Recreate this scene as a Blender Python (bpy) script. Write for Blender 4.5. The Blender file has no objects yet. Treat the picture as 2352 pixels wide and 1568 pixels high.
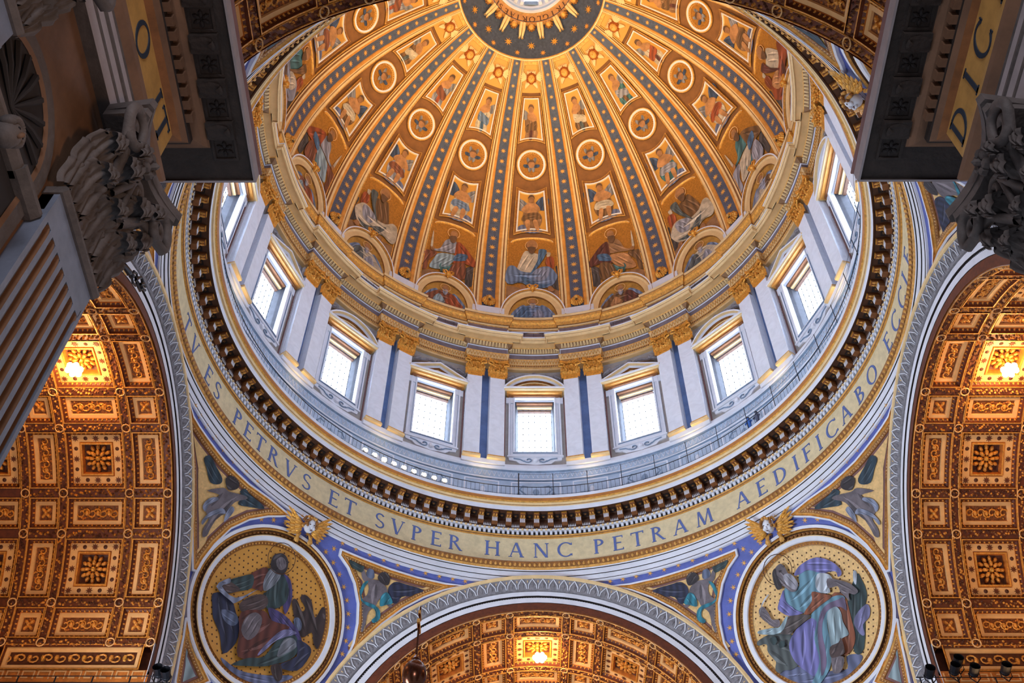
import bpy, bmesh, math, random
import numpy as np
from mathutils import Matrix, Vector
from mathutils.geometry import tessellate_polygon
random.seed(4)
PI = math.pi
sc = bpy.context.scene
COL = sc.collection
RAD = math.radians
# ---------------------------------------------------------------- camera
F_PX, EL, ROLL, YAW, CX, CD = 2517.77, 0.9155, 0.0077, -0.0104, -1.2795, 38.1265
Fv = np.array([math.cos(EL)*math.sin(YAW), math.cos(EL)*math.cos(YAW), math.sin(EL)])
Rt = np.array([math.cos(YAW), -math.sin(YAW), 0.]); Up = np.cross(Rt, Fv)
R2 = Rt*math.cos(ROLL)+Up*math.sin(ROLL); U2 = -Rt*math.sin(ROLL)+Up*math.cos(ROLL)
cd = bpy.data.cameras.new('camera'); cam = bpy.data.objects.new('camera', cd); COL.objects.link(cam)
cd.sensor_width = 36; cd.lens = F_PX*36/2352; cd.clip_end = 500
cam.matrix_world = Matrix([[R2[0], U2[0], -Fv[0], CX], [R2[1], U2[1], -Fv[1], -CD], [R2[2], U2[2], -Fv[2], 0], [0, 0, 0, 1]])
sc.camera = cam
# ---------------------------------------------------------------- world, lights, exposure
sc.view_settings.view_transform = 'Standard'; sc.view_settings.look = 'None'
sc.view_settings.gamma = 1; sc.view_settings.exposure = 0.0; sc.view_settings.use_curve_mapping = False
W = bpy.data.worlds.new('daylight'); sc.world = W; W.use_nodes = True
W.node_tree.nodes['Background'].inputs[0].default_value = (0.70, 0.82, 1.0, 1)
W.node_tree.nodes['Background'].inputs[1].default_value = 0.42
def light(kind, loc, energy, color, size=1.0, target=None, size_y=None, spread=PI):
    l = bpy.data.lights.new(kind.lower()+'_lamp', kind); o = bpy.data.objects.new(kind.lower()+'_lamp', l); COL.objects.link(o)
    l.energy = energy; l.color = color; o.location = loc
    if kind == 'AREA':
        l.size = size
        if size_y: l.shape = 'RECTANGLE'; l.size_y = size_y
        if target is not None:
            o.rotation_euler = (Vector(target)-Vector(loc)).to_track_quat('-Z', 'Y').to_euler()
        l.spread = spread
    else: l.shadow_soft_size = size
    return o
WARM = (1.0, 0.68, 0.30); WARM2 = (1.0, 0.60, 0.26)
for k in range(16):                    # uplights standing on the drum's upper cornice
    a = RAD(22.5*k)
    light('AREA', (19.9*math.sin(a), 19.9*math.cos(a), 76.5), 440, WARM, 1.0, (2*math.sin(a+PI), 2*math.cos(a+PI), 100), None, RAD(95))
for k in range(16):                    # narrow uplights on the great cornice, washing the entablature
    a = RAD(22.5*k+11.25)
    light('AREA', (19.95*math.sin(a), 19.95*math.cos(a), 57.0), 22, WARM, .6, (19.4*math.sin(a), 19.4*math.cos(a), 76), None, RAD(50))
for (x, y) in ((27, 0), (-27, 0), (0, 27)):   # lamps on the cornices below the side vaults
    for s in (-1, 1):
        p = (x, 10.3*s, 34.2) if x else (10.3*s, y, 34.2)
        q = (x, -3*s, 46) if x else (-3*s, y, 46)
        light('AREA', p, 370, WARM2, 3.0, q, 9.0) if x == 0 else light('AREA', p, 370, WARM2, 9.0, q, 3.0)
light('AREA', (0, -29, 30), 110, (1, .6, .3), 6, (0, -29, 47))
light('AREA', (8, -31, 12), 170, (1, .62, .32), 3, (-12.9, -26.5, 24), None, RAD(70))   # added unseen lamp, casts a warm glow on the left nave wall
light('AREA', (-27, 2, 20), 5200, (0.78, 0.87, 1.0), 9, (16, 16, 44), None, RAD(110))    # added unseen lamp brightening the pendentives, like daylight from the left arm
light('AREA', (0, -66, 26), 2600, (0.84, 0.89, 1.0), 10, (0, 20, 46), None, RAD(70))       # added unseen lamp brightening far arch and pendentives, like daylight from the entrance
# ---------------------------------------------------------------- materials
MATS = {}
def lin(c):
    return tuple(((v/255)/12.92 if v/255 <= .04045 else ((v/255+.055)/1.055)**2.4) for v in c)
def mat(name, rgb, rough=.75, metal=0., var=.18, scale=2.0, bump=0., bscale=12., dark=None, kind='noise', emit=0.):
    if name in MATS: return MATS[name]
    m = bpy.data.materials.new(name); m.use_nodes = True; nt = m.node_tree; N = nt.nodes; Lk = nt.links
    b = N['Principled BSDF']; c = lin(rgb)
    d = lin(dark) if dark else tuple(v*(1-var) for v in c)
    l_ = tuple(min(1, v*(1+var*.5)) for v in c) if not dark else c
    tc = N.new('ShaderNodeTexCoord')
    if kind == 'noise':
        t = N.new('ShaderNodeTexNoise'); t.inputs['Scale'].default_value = scale; t.inputs['Detail'].default_value = 5; t.inputs['Roughness'].default_value = .65; out = t.outputs['Fac']
    elif kind == 'tess':
        t = N.new('ShaderNodeTexVoronoi'); t.inputs['Scale'].default_value = scale; out = t.outputs['Color']
    elif kind == 'fold':
        t = N.new('ShaderNodeTexWave'); t.inputs['Scale'].default_value = scale*.55; t.inputs['Distortion'].default_value = 7; t.inputs['Detail'].default_value = 2.2; t.inputs['Detail Scale'].default_value = .55; out = t.outputs['Fac']
    elif kind == 'dots':
        t = N.new('ShaderNodeTexVoronoi'); t.inputs['Scale'].default_value = scale; t.inputs['Randomness'].default_value = .35; out = t.outputs['Distance']
    elif kind == 'vein':
        t = N.new('ShaderNodeTexNoise'); t.inputs['Scale'].default_value = scale; t.inputs['Detail'].default_value = 8; t.inputs['Distortion'].default_value = 2.5; out = t.outputs['Fac']
    Lk.new(tc.outputs['Object'], t.inputs['Vector'])
    r = N.new('ShaderNodeValToRGB'); r.color_ramp.elements[0].color = (*d, 1); r.color_ramp.elements[1].color = (*l_, 1)
    if kind in ('noise', 'vein'): r.color_ramp.elements[0].position = .34; r.color_ramp.elements[1].position = .64
    if kind == 'fold': r.color_ramp.elements[0].position = .05; r.color_ramp.elements[1].position = .95
    if kind == 'dots': r.color_ramp.elements[0].position = .16; r.color_ramp.elements[1].position = .2
    Lk.new(out, r.inputs['Fac']); Lk.new(r.outputs['Color'], b.inputs['Base Color'])
    b.inputs['Roughness'].default_value = rough; b.inputs['Metallic'].default_value = metal
    if bump:
        t2 = N.new('ShaderNodeTexNoise'); t2.inputs['Scale'].default_value = bscale; t2.inputs['Detail'].default_value = 4
        Lk.new(tc.outputs['Object'], t2.inputs['Vector'])
        bp = N.new('ShaderNodeBump'); bp.inputs['Strength'].default_value = bump; bp.inputs['Distance'].default_value = .08
        Lk.new(t2.outputs['Fac'], bp.inputs['Height']); Lk.new(bp.outputs['Normal'], b.inputs['Normal'])
    if emit:
        b.inputs['Emission Color'].default_value = (*c, 1); b.inputs['Emission Strength'].default_value = emit
    MATS[name] = m; return m
M_white = mat('white stucco', (226, 228, 236), .7, 0, .1, .7)
M_whiteD = mat('white marble veined', (226, 230, 238), .45, 0, .07, .9, kind='vein')
M_cream = mat('cream stucco', (236, 204, 148), .6, 0, .12, 1.5)
M_beige = mat('beige stucco', (222, 184, 128), .7, 0, .12, 1)
M_gold = mat('gilded stucco', (226, 168, 84), .52, .25, .3, 4, .5, 9)
M_gold2 = mat('bright gilt', (238, 172, 74), .34, .5, .35, 5, .6, 8)
M_goldd = mat('aged gilt', (158, 104, 48), .5, .25, .4, 5, .6, 10)
M_orange = mat('ochre band', (216, 148, 66), .55, .1, .2, 1.5)
M_brown = mat('brown stucco field', (138, 90, 46), .75, 0, .2, 1.2)
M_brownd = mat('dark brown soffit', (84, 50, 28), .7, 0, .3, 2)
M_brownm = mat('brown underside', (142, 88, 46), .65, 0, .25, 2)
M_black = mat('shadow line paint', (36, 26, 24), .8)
M_goldmos = mat('gold mosaic ground', (178, 118, 42), .5, .15, .35, 9, kind='tess')
M_goldmosd = mat('dotted gold mosaic', (208, 150, 66), .5, .2, .3, 3.1, kind='dots', dark=(216, 156, 66))
M_bluest = mat('slate blue mosaic', (76, 86, 108), .6, 0, .3, 5, kind='tess')
M_blue = mat('violet blue mosaic', (92, 104, 178), .6, 0, .22, .9)
M_bluegap = mat('blue grey gap shade', (100, 130, 180), .55, 0, .2, .8)  # shade of the recess between paired pilasters, put into the colour
M_letter = mat('blue letter mosaic', (88, 108, 168), .6, 0, .15, 4)
M_frieze = mat('pale gold mosaic frieze', (222, 204, 160), .6, 0, .14, 2.2)
M_reveal = mat('darkened window reveal', (74, 74, 80), .8, 0, .2, 2)  # colour darkened so the reveals don't blow out beside the glowing panes
M_latt = mat('brown lattice ground', (136, 98, 62), .7, 0, .2, 2)
M_grey = mat('grey painted wall', (160, 152, 146), .75, 0, .15, 1.5)
M_purple = mat('purple grey frieze', (124, 106, 110), .7, 0, .25, 2)
M_maroon = mat('maroon strip', (128, 88, 84), .7, 0, .2, 2)
M_drumblue = mat('pale blue painted drum', (176, 192, 212), .75, 0, .14, 1)
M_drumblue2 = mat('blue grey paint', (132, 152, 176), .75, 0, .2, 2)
M_relief = mat('grey relief', (134, 130, 134), .7, 0, .3, 5, .4, 8)
M_iron = mat('black iron', (34, 34, 40), .5, .6)
M_bronze = mat('dark bronze', (92, 52, 34), .22, .8, .3, 2)
M_stone = mat('grey travertine', (92, 80, 76), .75, 0, .3, 1.2, .4, 5)
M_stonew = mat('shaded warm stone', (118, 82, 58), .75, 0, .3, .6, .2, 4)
M_stonef = mat('fluted marble', (116, 120, 136), .6, 0, .2, 1.2)
M_stonep = mat('pale pink stone', (160, 146, 146), .7, 0, .12, 1.5)
M_fgold = mat('nave frieze gold', (196, 146, 78), .6, 0, .2, 1.2)
M_fletter = mat('nave letter blue', (38, 50, 66), .6)
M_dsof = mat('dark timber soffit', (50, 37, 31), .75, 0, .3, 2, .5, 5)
M_vflute = mat('ochre flute', (128, 86, 56), .7, 0, .3, .5)
M_goldmosp = mat('pale gold mosaic ground', (232, 190, 124), .55, .05, .2, 8, kind='tess')
M_rosso = mat('reddish gilt', (176, 96, 40), .45, .3, .3, 5)
M_star = mat('star mosaic', (228, 168, 84), .5, .1, .25, 6)
M_vorange = mat('vault orange ground', (206, 122, 48), .55, .1, .3, 3)
M_vred = mat('vault red brown ground', (104, 48, 20), .6, .1, .35, 4)
M_vcream = mat('vault cream border', (236, 182, 118), .6, 0, .1, 2)
M_vgold = mat('vault gilt relief', (230, 156, 66), .45, .3, .35, 6, .5, 9)
M_torus = mat('dark ochre torus', (186, 116, 50), .5, .1, .2, 2)
M_vpanel = mat('carved ochre panel', (138, 78, 34), .55, .15, .6, 9, .8, 9)
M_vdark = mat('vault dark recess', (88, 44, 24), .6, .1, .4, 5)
M_fruit = mat('garland fruit', (150, 96, 54), .45, .3, .5, 7)
M_glass = mat('bright window glass', (206, 226, 255), .5, emit=22)
M_glass2 = mat('lantern glass', (235, 242, 255), .5, emit=1.6)
M_bulb = mat('warm bulb', (255, 206, 140), .5, emit=60)
M_bulbw = mat('floodlight face', (255, 232, 190), .5, emit=5)
def paint(name, rgb, f=1.3, var=.38): return mat('mosaic '+name, rgb, .7, 0, var, f, kind='noise' if name in ('skin', 'peach', 'hair', 'greyflesh', 'darkflesh', 'darkhair', 'page', 'goldsky', 'tan') else 'fold')
PC = {k: paint(k, tuple(v*.86 for v in c)) for k, c in dict(
    cloudblue=(120, 128, 164), darkgreen=(58, 78, 80), white=(206, 214, 224), lavender=(136, 134, 178), rust=(152, 88, 60),
    greygreen=(96, 104, 104), violet=(132, 130, 196), teal=(118, 164, 184), mauve=(128, 112, 142), aqua=(168, 192, 200),
    greyflesh=(126, 116, 122), olive=(96, 86, 84), beard=(170, 168, 178), darkhair=(62, 54, 58), darkflesh=(92, 74, 72),
    darkblue=(50, 54, 82), slate=(112, 124, 154), slatelight=(150, 158, 182), darkbrown=(66, 50, 50), violetdark=(84, 74, 128),
    darkred=(110, 58, 48), greybeard=(138, 142, 152), darkteal=(48, 70, 84), brightteal=(50, 140, 160),
    tan=(176, 128, 86), darkslate=(84, 76, 74), skin=(190, 132, 84), page=(226, 206, 176), red=(178, 84, 44),
    hair=(120, 84, 56), teal2=(74, 126, 128), blue2=(84, 120, 156), greywing=(150, 146, 150), navy=(64, 84, 118),
    peach=(216, 152, 96), brownrobe=(136, 96, 58), skyblue=(124, 146, 180), goldsky=(206, 150, 62)).items()}
def shade(m, f):                       # neighbouring tesserae tone of a painted robe
    n = m.name+(' light' if f > 1 else ' deep')
    if n in MATS: return MATS[n]
    c = m.copy(); c.name = n
    for nd in c.node_tree.nodes:
        if nd.type == 'VALTORGB':
            for e in nd.color_ramp.elements: e.color = tuple(min(1, v*f+(.04 if f > 1 else 0)) for v in e.color[:3])+(1,)
    MATS[n] = c; return c
# ---------------------------------------------------------------- mesh builder
class MB:
    def __init__(s): s.v = []; s.n = 0; s.f = []; s.m = []; s.mats = []
    def mi(s, m):
        if m not in s.mats: s.mats.append(m)
        return s.mats.index(m)
    def add(s, V, Fc, m):
        V = np.asarray(V, float).reshape(-1, 3); k = s.mi(m) if not isinstance(m, list) else None
        s.v.append(V)
        for i, f in enumerate(Fc):
            s.f.append([j+s.n for j in f]); s.m.append(k if k is not None else s.mi(m[i]))
        s.n += len(V); return s
    def build(s, name, parent=None, origin=None, smooth=False, kind=None, label=None):
        V = np.concatenate(s.v) if s.v else np.zeros((0, 3))
        if origin is not None: V = V-np.asarray(origin)
        me = bpy.data.meshes.new(name); me.from_pydata(V.tolist(), [], s.f)
        for m in s.mats: me.materials.append(m)
        me.polygons.foreach_set('material_index', s.m)
        if smooth: me.polygons.foreach_set('use_smooth', [True]*len(s.f))
        me.update()
        o = bpy.data.objects.new(name, me); COL.objects.link(o)
        if parent is not None: o.parent = parent
        elif origin is not None: o.location = origin
        if kind: o['kind'] = kind
        if label: o['label'] = label
        return o
    # regular grid of mapped points
    def grid(s, P, m, closeu=False, closev=False):
        a, b = P.shape[:2]; Fc = []
        for i in range(a if closeu else a-1):
            for j in range(b if closev else b-1):
                Fc.append((i*b+j, ((i+1) % a)*b+j, ((i+1) % a)*b+(j+1) % b, i*b+(j+1) % b))
        if isinstance(m, list):
            mm = []
            for i in range(a if closeu else a-1):
                for j in range(b if closev else b-1): mm.append(m[j])
            return s.add(P, Fc, mm)
        return s.add(P, Fc, m)
    def slab(s, M, x0, x1, y0, y1, d0, d1, m, nx=1, ny=1, ins=0.):
        # raised block: face at d1, sides down to d0; ins = inset of the face
        xs = np.linspace(x0, x1, nx+1); ys = np.linspace(y0, y1, ny+1)
        cx, cy = (x0+x1)/2, (y0+y1)/2
        def sx(x): return x-np.sign(x-cx)*ins*(abs(x-cx) > 1e-9)*(abs(abs(x-cx)-abs(x1-cx)) < 1e-6)
        X, Y = np.meshgrid(xs, ys, indexing='ij')
        X1 = X.copy(); Y1 = Y.copy()
        if ins:
            X1[0] += ins*np.sign(x1-x0); X1[-1] -= ins*np.sign(x1-x0); Y1[:, 0] += ins*np.sign(y1-y0); Y1[:, -1] -= ins*np.sign(y1-y0)
        s.grid(M(np.stack([X1, Y1, 0*X+d1], -1).reshape(-1, 3)).reshape(nx+1, ny+1, 3), m)
        per = [(i, 0) for i in range(nx+1)]+[(nx, j) for j in range(1, ny+1)]+[(i, ny) for i in range(nx-1, -1, -1)]+[(0, j) for j in range(ny-1, 0, -1)]
        A = np.array([[X1[i, j], Y1[i, j], d1] for i, j in per]); B = np.array([[X[i, j], Y[i, j], d0] for i, j in per])
        P = np.stack([M(A), M(B)], 1)
        s.grid(P, m, closeu=True); return s
    def sweep(s, M, path, prof, m, closed=False, caps=True):
        path = np.asarray(path, float)[:, :2]; n = len(path); prof = np.asarray(prof, float)
        if closed: nx = np.roll(path, -1, 0); pv = np.roll(path, 1, 0)
        else: nx = np.vstack([path[1:], path[-1:]*2-path[-2:-1]]); pv = np.vstack([path[:1]*2-path[1:2], path[:-1]])
        a = path-pv; b = nx-path; a /= np.linalg.norm(a, axis=1)[:, None]+1e-12; b /= np.linalg.norm(b, axis=1)[:, None]+1e-12
        na = np.stack([-a[:, 1], a[:, 0]], 1); nb = np.stack([-b[:, 1], b[:, 0]], 1)
        mm = na+nb; L = np.linalg.norm(mm, axis=1); L[L < 1e-6] = 1; mm /= L[:, None]; k = 1/np.clip((mm*na).sum(1), .3, 1)
        P = np.zeros((n, len(prof), 3))
        P[:, :, :2] = path[:, None, :]+mm[:, None, :]*k[:, None, None]*prof[None, :, :1]
        P[:, :, 2] = prof[None, :, 1]
        Q = M(P.reshape(-1, 3)).reshape(n, len(prof), 3)
        s.grid(Q, m, closeu=closed)
        if caps and not closed and len(prof) > 2:
            mc = m[0] if isinstance(m, list) else m
            s.add(Q[0], [tuple(range(len(prof)))], mc); s.add(Q[-1], [tuple(range(len(prof)))], mc)
        return s
    def blob(s, M, x, y, rx, ry, h, m, rot=0., n=8, d=0., rings=2):
        c, sn = math.cos(rot), math.sin(rot); V = []
        for i in range(rings+1):
            t = i/(rings+.001)*PI/2
            for j in range(n):
                a = 2*PI*j/n; u, v = rx*math.cos(t)*math.cos(a), ry*math.cos(t)*math.sin(a)
                V.append((x+u*c-v*sn, y+u*sn+v*c, d+h*math.sin(t)))
        Fc = [(i*n+j, i*n+(j+1) % n, (i+1)*n+(j+1) % n, (i+1)*n+j) for i in range(rings) for j in range(n)]
        Fc.append(tuple(rings*n+j for j in range(n)))
        return s.add(M(np.array(V)), Fc, m)
    def ell(s, c, r, m, n=10, k=7, rot=None, M=None):
        V = [];
        for i in range(k+1):
            t = -PI/2+PI*i/k
            for j in range(n):
                a = 2*PI*j/n; V.append((r[0]*math.cos(t)*math.cos(a), r[1]*math.cos(t)*math.sin(a), r[2]*math.sin(t)))
        V = np.array(V)
        if rot is not None: V = V@np.array(rot).T
        V = V+np.array(c)
        if M: V = M(V)
        return s.add(V, [(i*n+j, i*n+(j+1) % n, (i+1)*n+(j+1) % n, (i+1)*n+j) for i in range(k) for j in range(n)], m)
    def tube(s, pts, r, m, n=6, M=None, closed=False):
        pts = np.asarray(pts, float); k = len(pts); r = np.broadcast_to(np.asarray(r, float), (k,)); P = []
        if closed: T = np.roll(pts, -1, 0)-np.roll(pts, 1, 0)
        else: T = np.gradient(pts, axis=0)
        ref = np.array([0, 0, 1.])
        for i in range(k):
            t = T[i]/(np.linalg.norm(T[i])+1e-12)
            if abs(t@ref) > .95: q = np.cross(t, [1., 0, 0])
            else: q = np.cross(t, ref)
            q /= np.linalg.norm(q); w = np.cross(t, q)
            for j in range(n): a = 2*PI*j/n; P.append(pts[i]+r[i]*(q*math.cos(a)+w*math.sin(a)))
        P = np.array(P)
        if M: P = M(P)
        return s.grid(P.reshape(k, n, 3), m, closeu=closed, closev=True)
    def poly(s, M, pts, d, m, sub=None, smoothit=True, maxlen=1.3, side=0.):
        P = smooth_poly(pts) if smoothit else [tuple(p) for p in pts]
        tr = tessellate_polygon([[Vector((p[0], p[1], 0)) for p in P]])
        V = [tuple(p) for p in P]; T = [tuple(t) for t in tr]
        ext = max(max(p[0] for p in P)-min(p[0] for p in P), max(p[1] for p in P)-min(p[1] for p in P))
        if sub is None: sub = 0 if ext < maxlen else (1 if ext < 2*maxlen else 2)
        for _ in range(sub):
            mid = {}; T2 = []
            def g(a, b):
                k = (min(a, b), max(a, b))
                if k not in mid: mid[k] = len(V); V.append(((V[a][0]+V[b][0])/2, (V[a][1]+V[b][1])/2))
                return mid[k]
            for a, b, c in T:
                x, y, z = g(a, b), g(b, c), g(c, a); T2 += [(a, x, z), (x, b, y), (z, y, c), (x, y, z)]
            T = T2
        A = np.array([(x, y, d) for x, y in V]); s.add(M(A), T, m)
        if side:
            n = len(P); A = np.array([(x, y, d) for x, y in P]); B = A.copy(); B[:, 2] = d-side
            s.grid(np.stack([M(A), M(B)], 1), m, closeu=True)
        return s
def smooth_poly(P, k=3):
    P = [np.array(p, float) for p in P]; n = len(P); out = []
    for i in range(n):
        p0, p1, p2, p3 = P[i-1], P[i], P[(i+1) % n], P[(i+2) % n]
        for j in range(k):
            t = j/k
            out.append(tuple(.5*((2*p1)+(-p0+p2)*t+(2*p0-5*p1+4*p2-p3)*t*t+(-p0+3*p1-3*p2+p3)*t**3)))
    return out
def arc(cx, cy, r, a0, a1, n, ry=None):
    ry = ry or r
    return [(cx+r*math.cos(RAD(a0+(a1-a0)*i/n)), cy+ry*math.sin(RAD(a0+(a1-a0)*i/n))) for i in range(n+1)]
def star_pts(r, k=8, inner=.38, a0=0.): return [((r if i % 2 == 0 else r*inner)*math.sin(PI*i/k+a0), (r if i % 2 == 0 else r*inner)*math.cos(PI*i/k+a0)) for i in range(2*k)]
# ---------------------------------------------------------------- object helpers
def props(o, label=None, cat=None, group=None, kind=None):
    if label: o['label'] = label
    if cat: o['category'] = cat
    if group: o['group'] = group
    if kind: o['kind'] = kind
    return o
def empty(name, loc=(0, 0, 0), rz=0., parent=None, **k):
    o = bpy.data.objects.new(name, None); COL.objects.link(o); o.location = loc; o.rotation_euler = (0, 0, rz)
    if parent is not None: o.parent = parent
    o.empty_display_size = .2
    return props(o, **k)
def children(o): return list(o.children)
def index_children(): pass
def copy_tree(o, parent=None, depth=0):
    c = o.copy(); COL.objects.link(c)
    if parent is not None: c.parent = parent
    for ch in children(o): copy_tree(ch, c, depth+1)
    return c
def rot_copy(o, ang, label=None, group=None, name=None):   # copy turned about the dome's axis, ang clockwise in degrees
    c = copy_tree(o); R = Matrix.Rotation(-RAD(ang), 4, 'Z'); c.location = R@o.location
    c.rotation_euler = (o.rotation_euler[0], o.rotation_euler[1], o.rotation_euler[2]-RAD(ang))
    if label: c['label'] = label
    if group: c['group'] = group
    return c
# ---------------------------------------------------------------- coordinate maps: (x right, y up, d towards the viewer)
def Mring(R, th0=0.):
    def f(A):
        th = RAD(th0)+A[:, 0]/R; r = R-A[:, 2]; return np.stack([r*np.sin(th), r*np.cos(th), A[:, 1]], 1)
    return f
def Mflat(R, th0=0.):
    s, c = math.sin(RAD(th0)), math.cos(RAD(th0))
    def f(A):
        y = R-A[:, 2]; return np.stack([A[:, 0]*c+y*s, -A[:, 0]*s+y*c, A[:, 1]], 1)
    return f
_T = np.linspace(-.14, 1.5, 3000); DA, DB, DZ = 21.2, 26.7, 81.0
_S = np.concatenate([[0], np.cumsum(np.hypot(np.diff(DA*np.cos(_T)), np.diff(DB*np.sin(_T))))]); _S -= np.interp(0, _T, _S)
def S_of(tdeg): return float(np.interp(RAD(tdeg), _T, _S))
def Mdome(th0=0., angular=False):
    def f(A):
        t = np.interp(A[:, 1], _S, _T); rho = DA*np.cos(t); z = DZ+DB*np.sin(t)
        nr, nz = np.cos(t)/DA, np.sin(t)/DB; L = np.hypot(nr, nz); nr, nz = nr/L, nz/L
        th = RAD(th0)+(A[:, 0]/rho if not angular else A[:, 0]); rr = rho-A[:, 2]*nr
        return np.stack([rr*np.sin(th), rr*np.cos(th), z-A[:, 2]*nz], 1)
    return f
ZS, AR, AA = 35.5, 12.15, 21.4
def Mbarrel(r=AR):       # canonical vault along +Y: x = distance along the vault (Y), y = angle in degrees from the +X springing, d towards the axis
    def f(A):
        a = np.radians(A[:, 1]); rr = r-A[:, 2]; return np.stack([rr*np.cos(a), A[:, 0], ZS+rr*np.sin(a)], 1)
    return f
RP, PEL = 26.0, 19.3
def Mpend(side=-1):
    th = RAD(45*side); e = RAD(PEL)
    n = np.array([math.cos(e)*math.sin(th), math.cos(e)*math.cos(th), math.sin(e)]); r = np.array([math.cos(th), -math.sin(th), 0])
    u = np.array([-math.sin(e)*math.sin(th), -math.sin(e)*math.cos(th), math.cos(e)])
    def f(A):
        d = np.hypot(A[:, 0], A[:, 1]); a = d/RP; k = np.where(d > 1e-9, np.sin(a)/np.maximum(d, 1e-9), 1/RP)
        v = np.cos(a)[:, None]*n+(k*A[:, 0])[:, None]*r+(k*A[:, 1])[:, None]*u
        return np.array([0, 0, ZS])+(RP-A[:, 2])[:, None]*v
    return f
def Mplan(A): return A.copy()
# ---------------------------------------------------------------- Roman capitals as thin inlays
def glyph(ch):
    Q = []; T, t = .135, .06
    def st(x0, y0, x1, y1, w): Q.append([(x0-w/2, y0), (x0+w/2, y0), (x1+w/2, y1), (x1-w/2, y1)])
    def hb(x0, x1, y, w=t): Q.append([(x0, y-w/2), (x1, y-w/2), (x1, y+w/2), (x0, y+w/2)])
    def sf(x, y, w=.26): hb(x-w/2, x+w/2, y+(.02 if y < .5 else -.02), .04)
    def ring(cx, cy, rx, ry, a0, a1, n=12, T=T, t=t):
        P = []
        for i in range(n+1):
            a = RAD(a0+(a1-a0)*i/n); P.append(((cx+rx*math.cos(a), cy+ry*math.sin(a)), (cx+(rx-T)*math.cos(a), cy+(ry-t)*math.sin(a))))
        for i in range(n): Q.append([P[i][0], P[i+1][0], P[i+1][1], P[i][1]])
    w = .7
    if ch == 'I': st(.13, 0, .13, 1, T); sf(.13, 0); sf(.13, 1); w = .26
    elif ch == 'T': st(.36, 0, .36, 1, T); hb(0, .72, .97); sf(.36, 0); st(.03, .84, .03, 1, .05); st(.69, .84, .69, 1, .05); w = .72
    elif ch in 'EFL':
        st(.12, 0, .12, 1, T); sf(.12, 1); w = .56
        if ch != 'L': hb(.1, .54, .97); st(.53, .85, .53, 1, .05); hb(.1, .46, .52)
        if ch != 'F': hb(.1, .56, .03); st(.55, 0, .55, .15, .05)
        else: sf(.12, 0)
        if ch == 'E': sf(.1, 0, .2)
    elif ch == 'H':
        for x in (.13, .69): st(x, 0, x, 1, T); sf(x, 0); sf(x, 1)
        hb(.13, .69, .52); w = .82
    elif ch == 'N': st(.1, 0, .1, 1, t); st(.72, 0, .72, 1, t); st(.7, 0, .12, 1, T*1.1); sf(.1, 0, .2); sf(.1, 1, .2); sf(.72, 1, .2); w = .82
    elif ch == 'M': st(.08, 0, .16, 1, t); st(.44, 0, .18, 1, T); st(.44, 0, .74, 1, t); st(.84, 0, .74, 1, T); sf(.08, 0, .2); sf(.85, 0, .24); w = .94
    elif ch == 'A': st(.08, 0, .38, 1, t); st(.7, 0, .4, 1, T); hb(.18, .6, .36); sf(.08, 0, .2); sf(.7, 0, .24); w = .8
    elif ch == 'V': st(.38, 0, .1, 1, T); st(.4, 0, .68, 1, t); sf(.1, 1, .24); sf(.68, 1, .2); w = .76
    elif ch in 'PRB':
        st(.13, 0, .13, 1, T); sf(.13, 0, .24); sf(.1, 1, .2); ring(.2, .76, .34, .24, -90, 90); hb(.13, .22, .97); hb(.13, .22, .55); w = .56
        if ch == 'R': st(.66, 0, .3, .54, T); sf(.68, 0, .16); w = .72
        if ch == 'B': ring(.2, .28, .4, .28, -90, 90); hb(.13, .22, .03); w = .62
    elif ch == 'D': st(.13, 0, .13, 1, T); sf(.1, 1, .2); sf(.1, 0, .2); ring(.24, .5, .52, .5, -90, 90); hb(.13, .26, .97); hb(.13, .26, .03); w = .78
    elif ch == 'O': ring(.44, .5, .44, .52, 0, 360, 22); w = .88
    elif ch in 'CG':
        ring(.46, .5, .46, .52, 42, 318, 18); st(.78, .8, .78, .96, .05); w = .8
        if ch == 'G': st(.74, .04, .74, .42, T*.8); sf(.74, .43, .2)
        else: st(.78, .06, .78, .2, .05)
    elif ch == 'S': ring(.3, .75, .26, .26, 30, 270, 10, .1, .07); ring(.3, .26, .28, .26, 90, -150, 10, .1, .07); w = .56
    return Q, w
def letter(M, ch, x, y, h, m, d=.02, parent=None, origin=None, flip=False):
    Q, w = glyph(ch); b = MB()
    for q in Q:
        A = np.array([((px_-w/2)*h, (py_)*h, d) for px_, py_ in q])
        if flip: A[:, 0] *= -1; A[:, 1] = h-A[:, 1]
        A[:, 0] += x; A[:, 1] += y
        B = A.copy(); B[:, 2] = d-.03
        b.add(M(np.vstack([A, B])), [(0, 1, 2, 3), (0, 1, 5, 4), (1, 2, 6, 5), (2, 3, 7, 6), (3, 0, 4, 7)], m)
    return b.build('letter', parent, origin)
def lathe(b, prof, m, n=160, a0=0., a1=360.):
    prof = np.array(prof, float); full = abs(a1-a0-360) < 1e-6
    th = np.radians(a0+(a1-a0)*np.arange(n if full else n+1)/n)
    P = np.stack([prof[None, :, 0]*np.sin(th)[:, None], prof[None, :, 0]*np.cos(th)[:, None], np.broadcast_to(prof[None, :, 1], (len(th), len(prof)))], -1)
    return b.grid(P, m, closeu=full)
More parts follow.
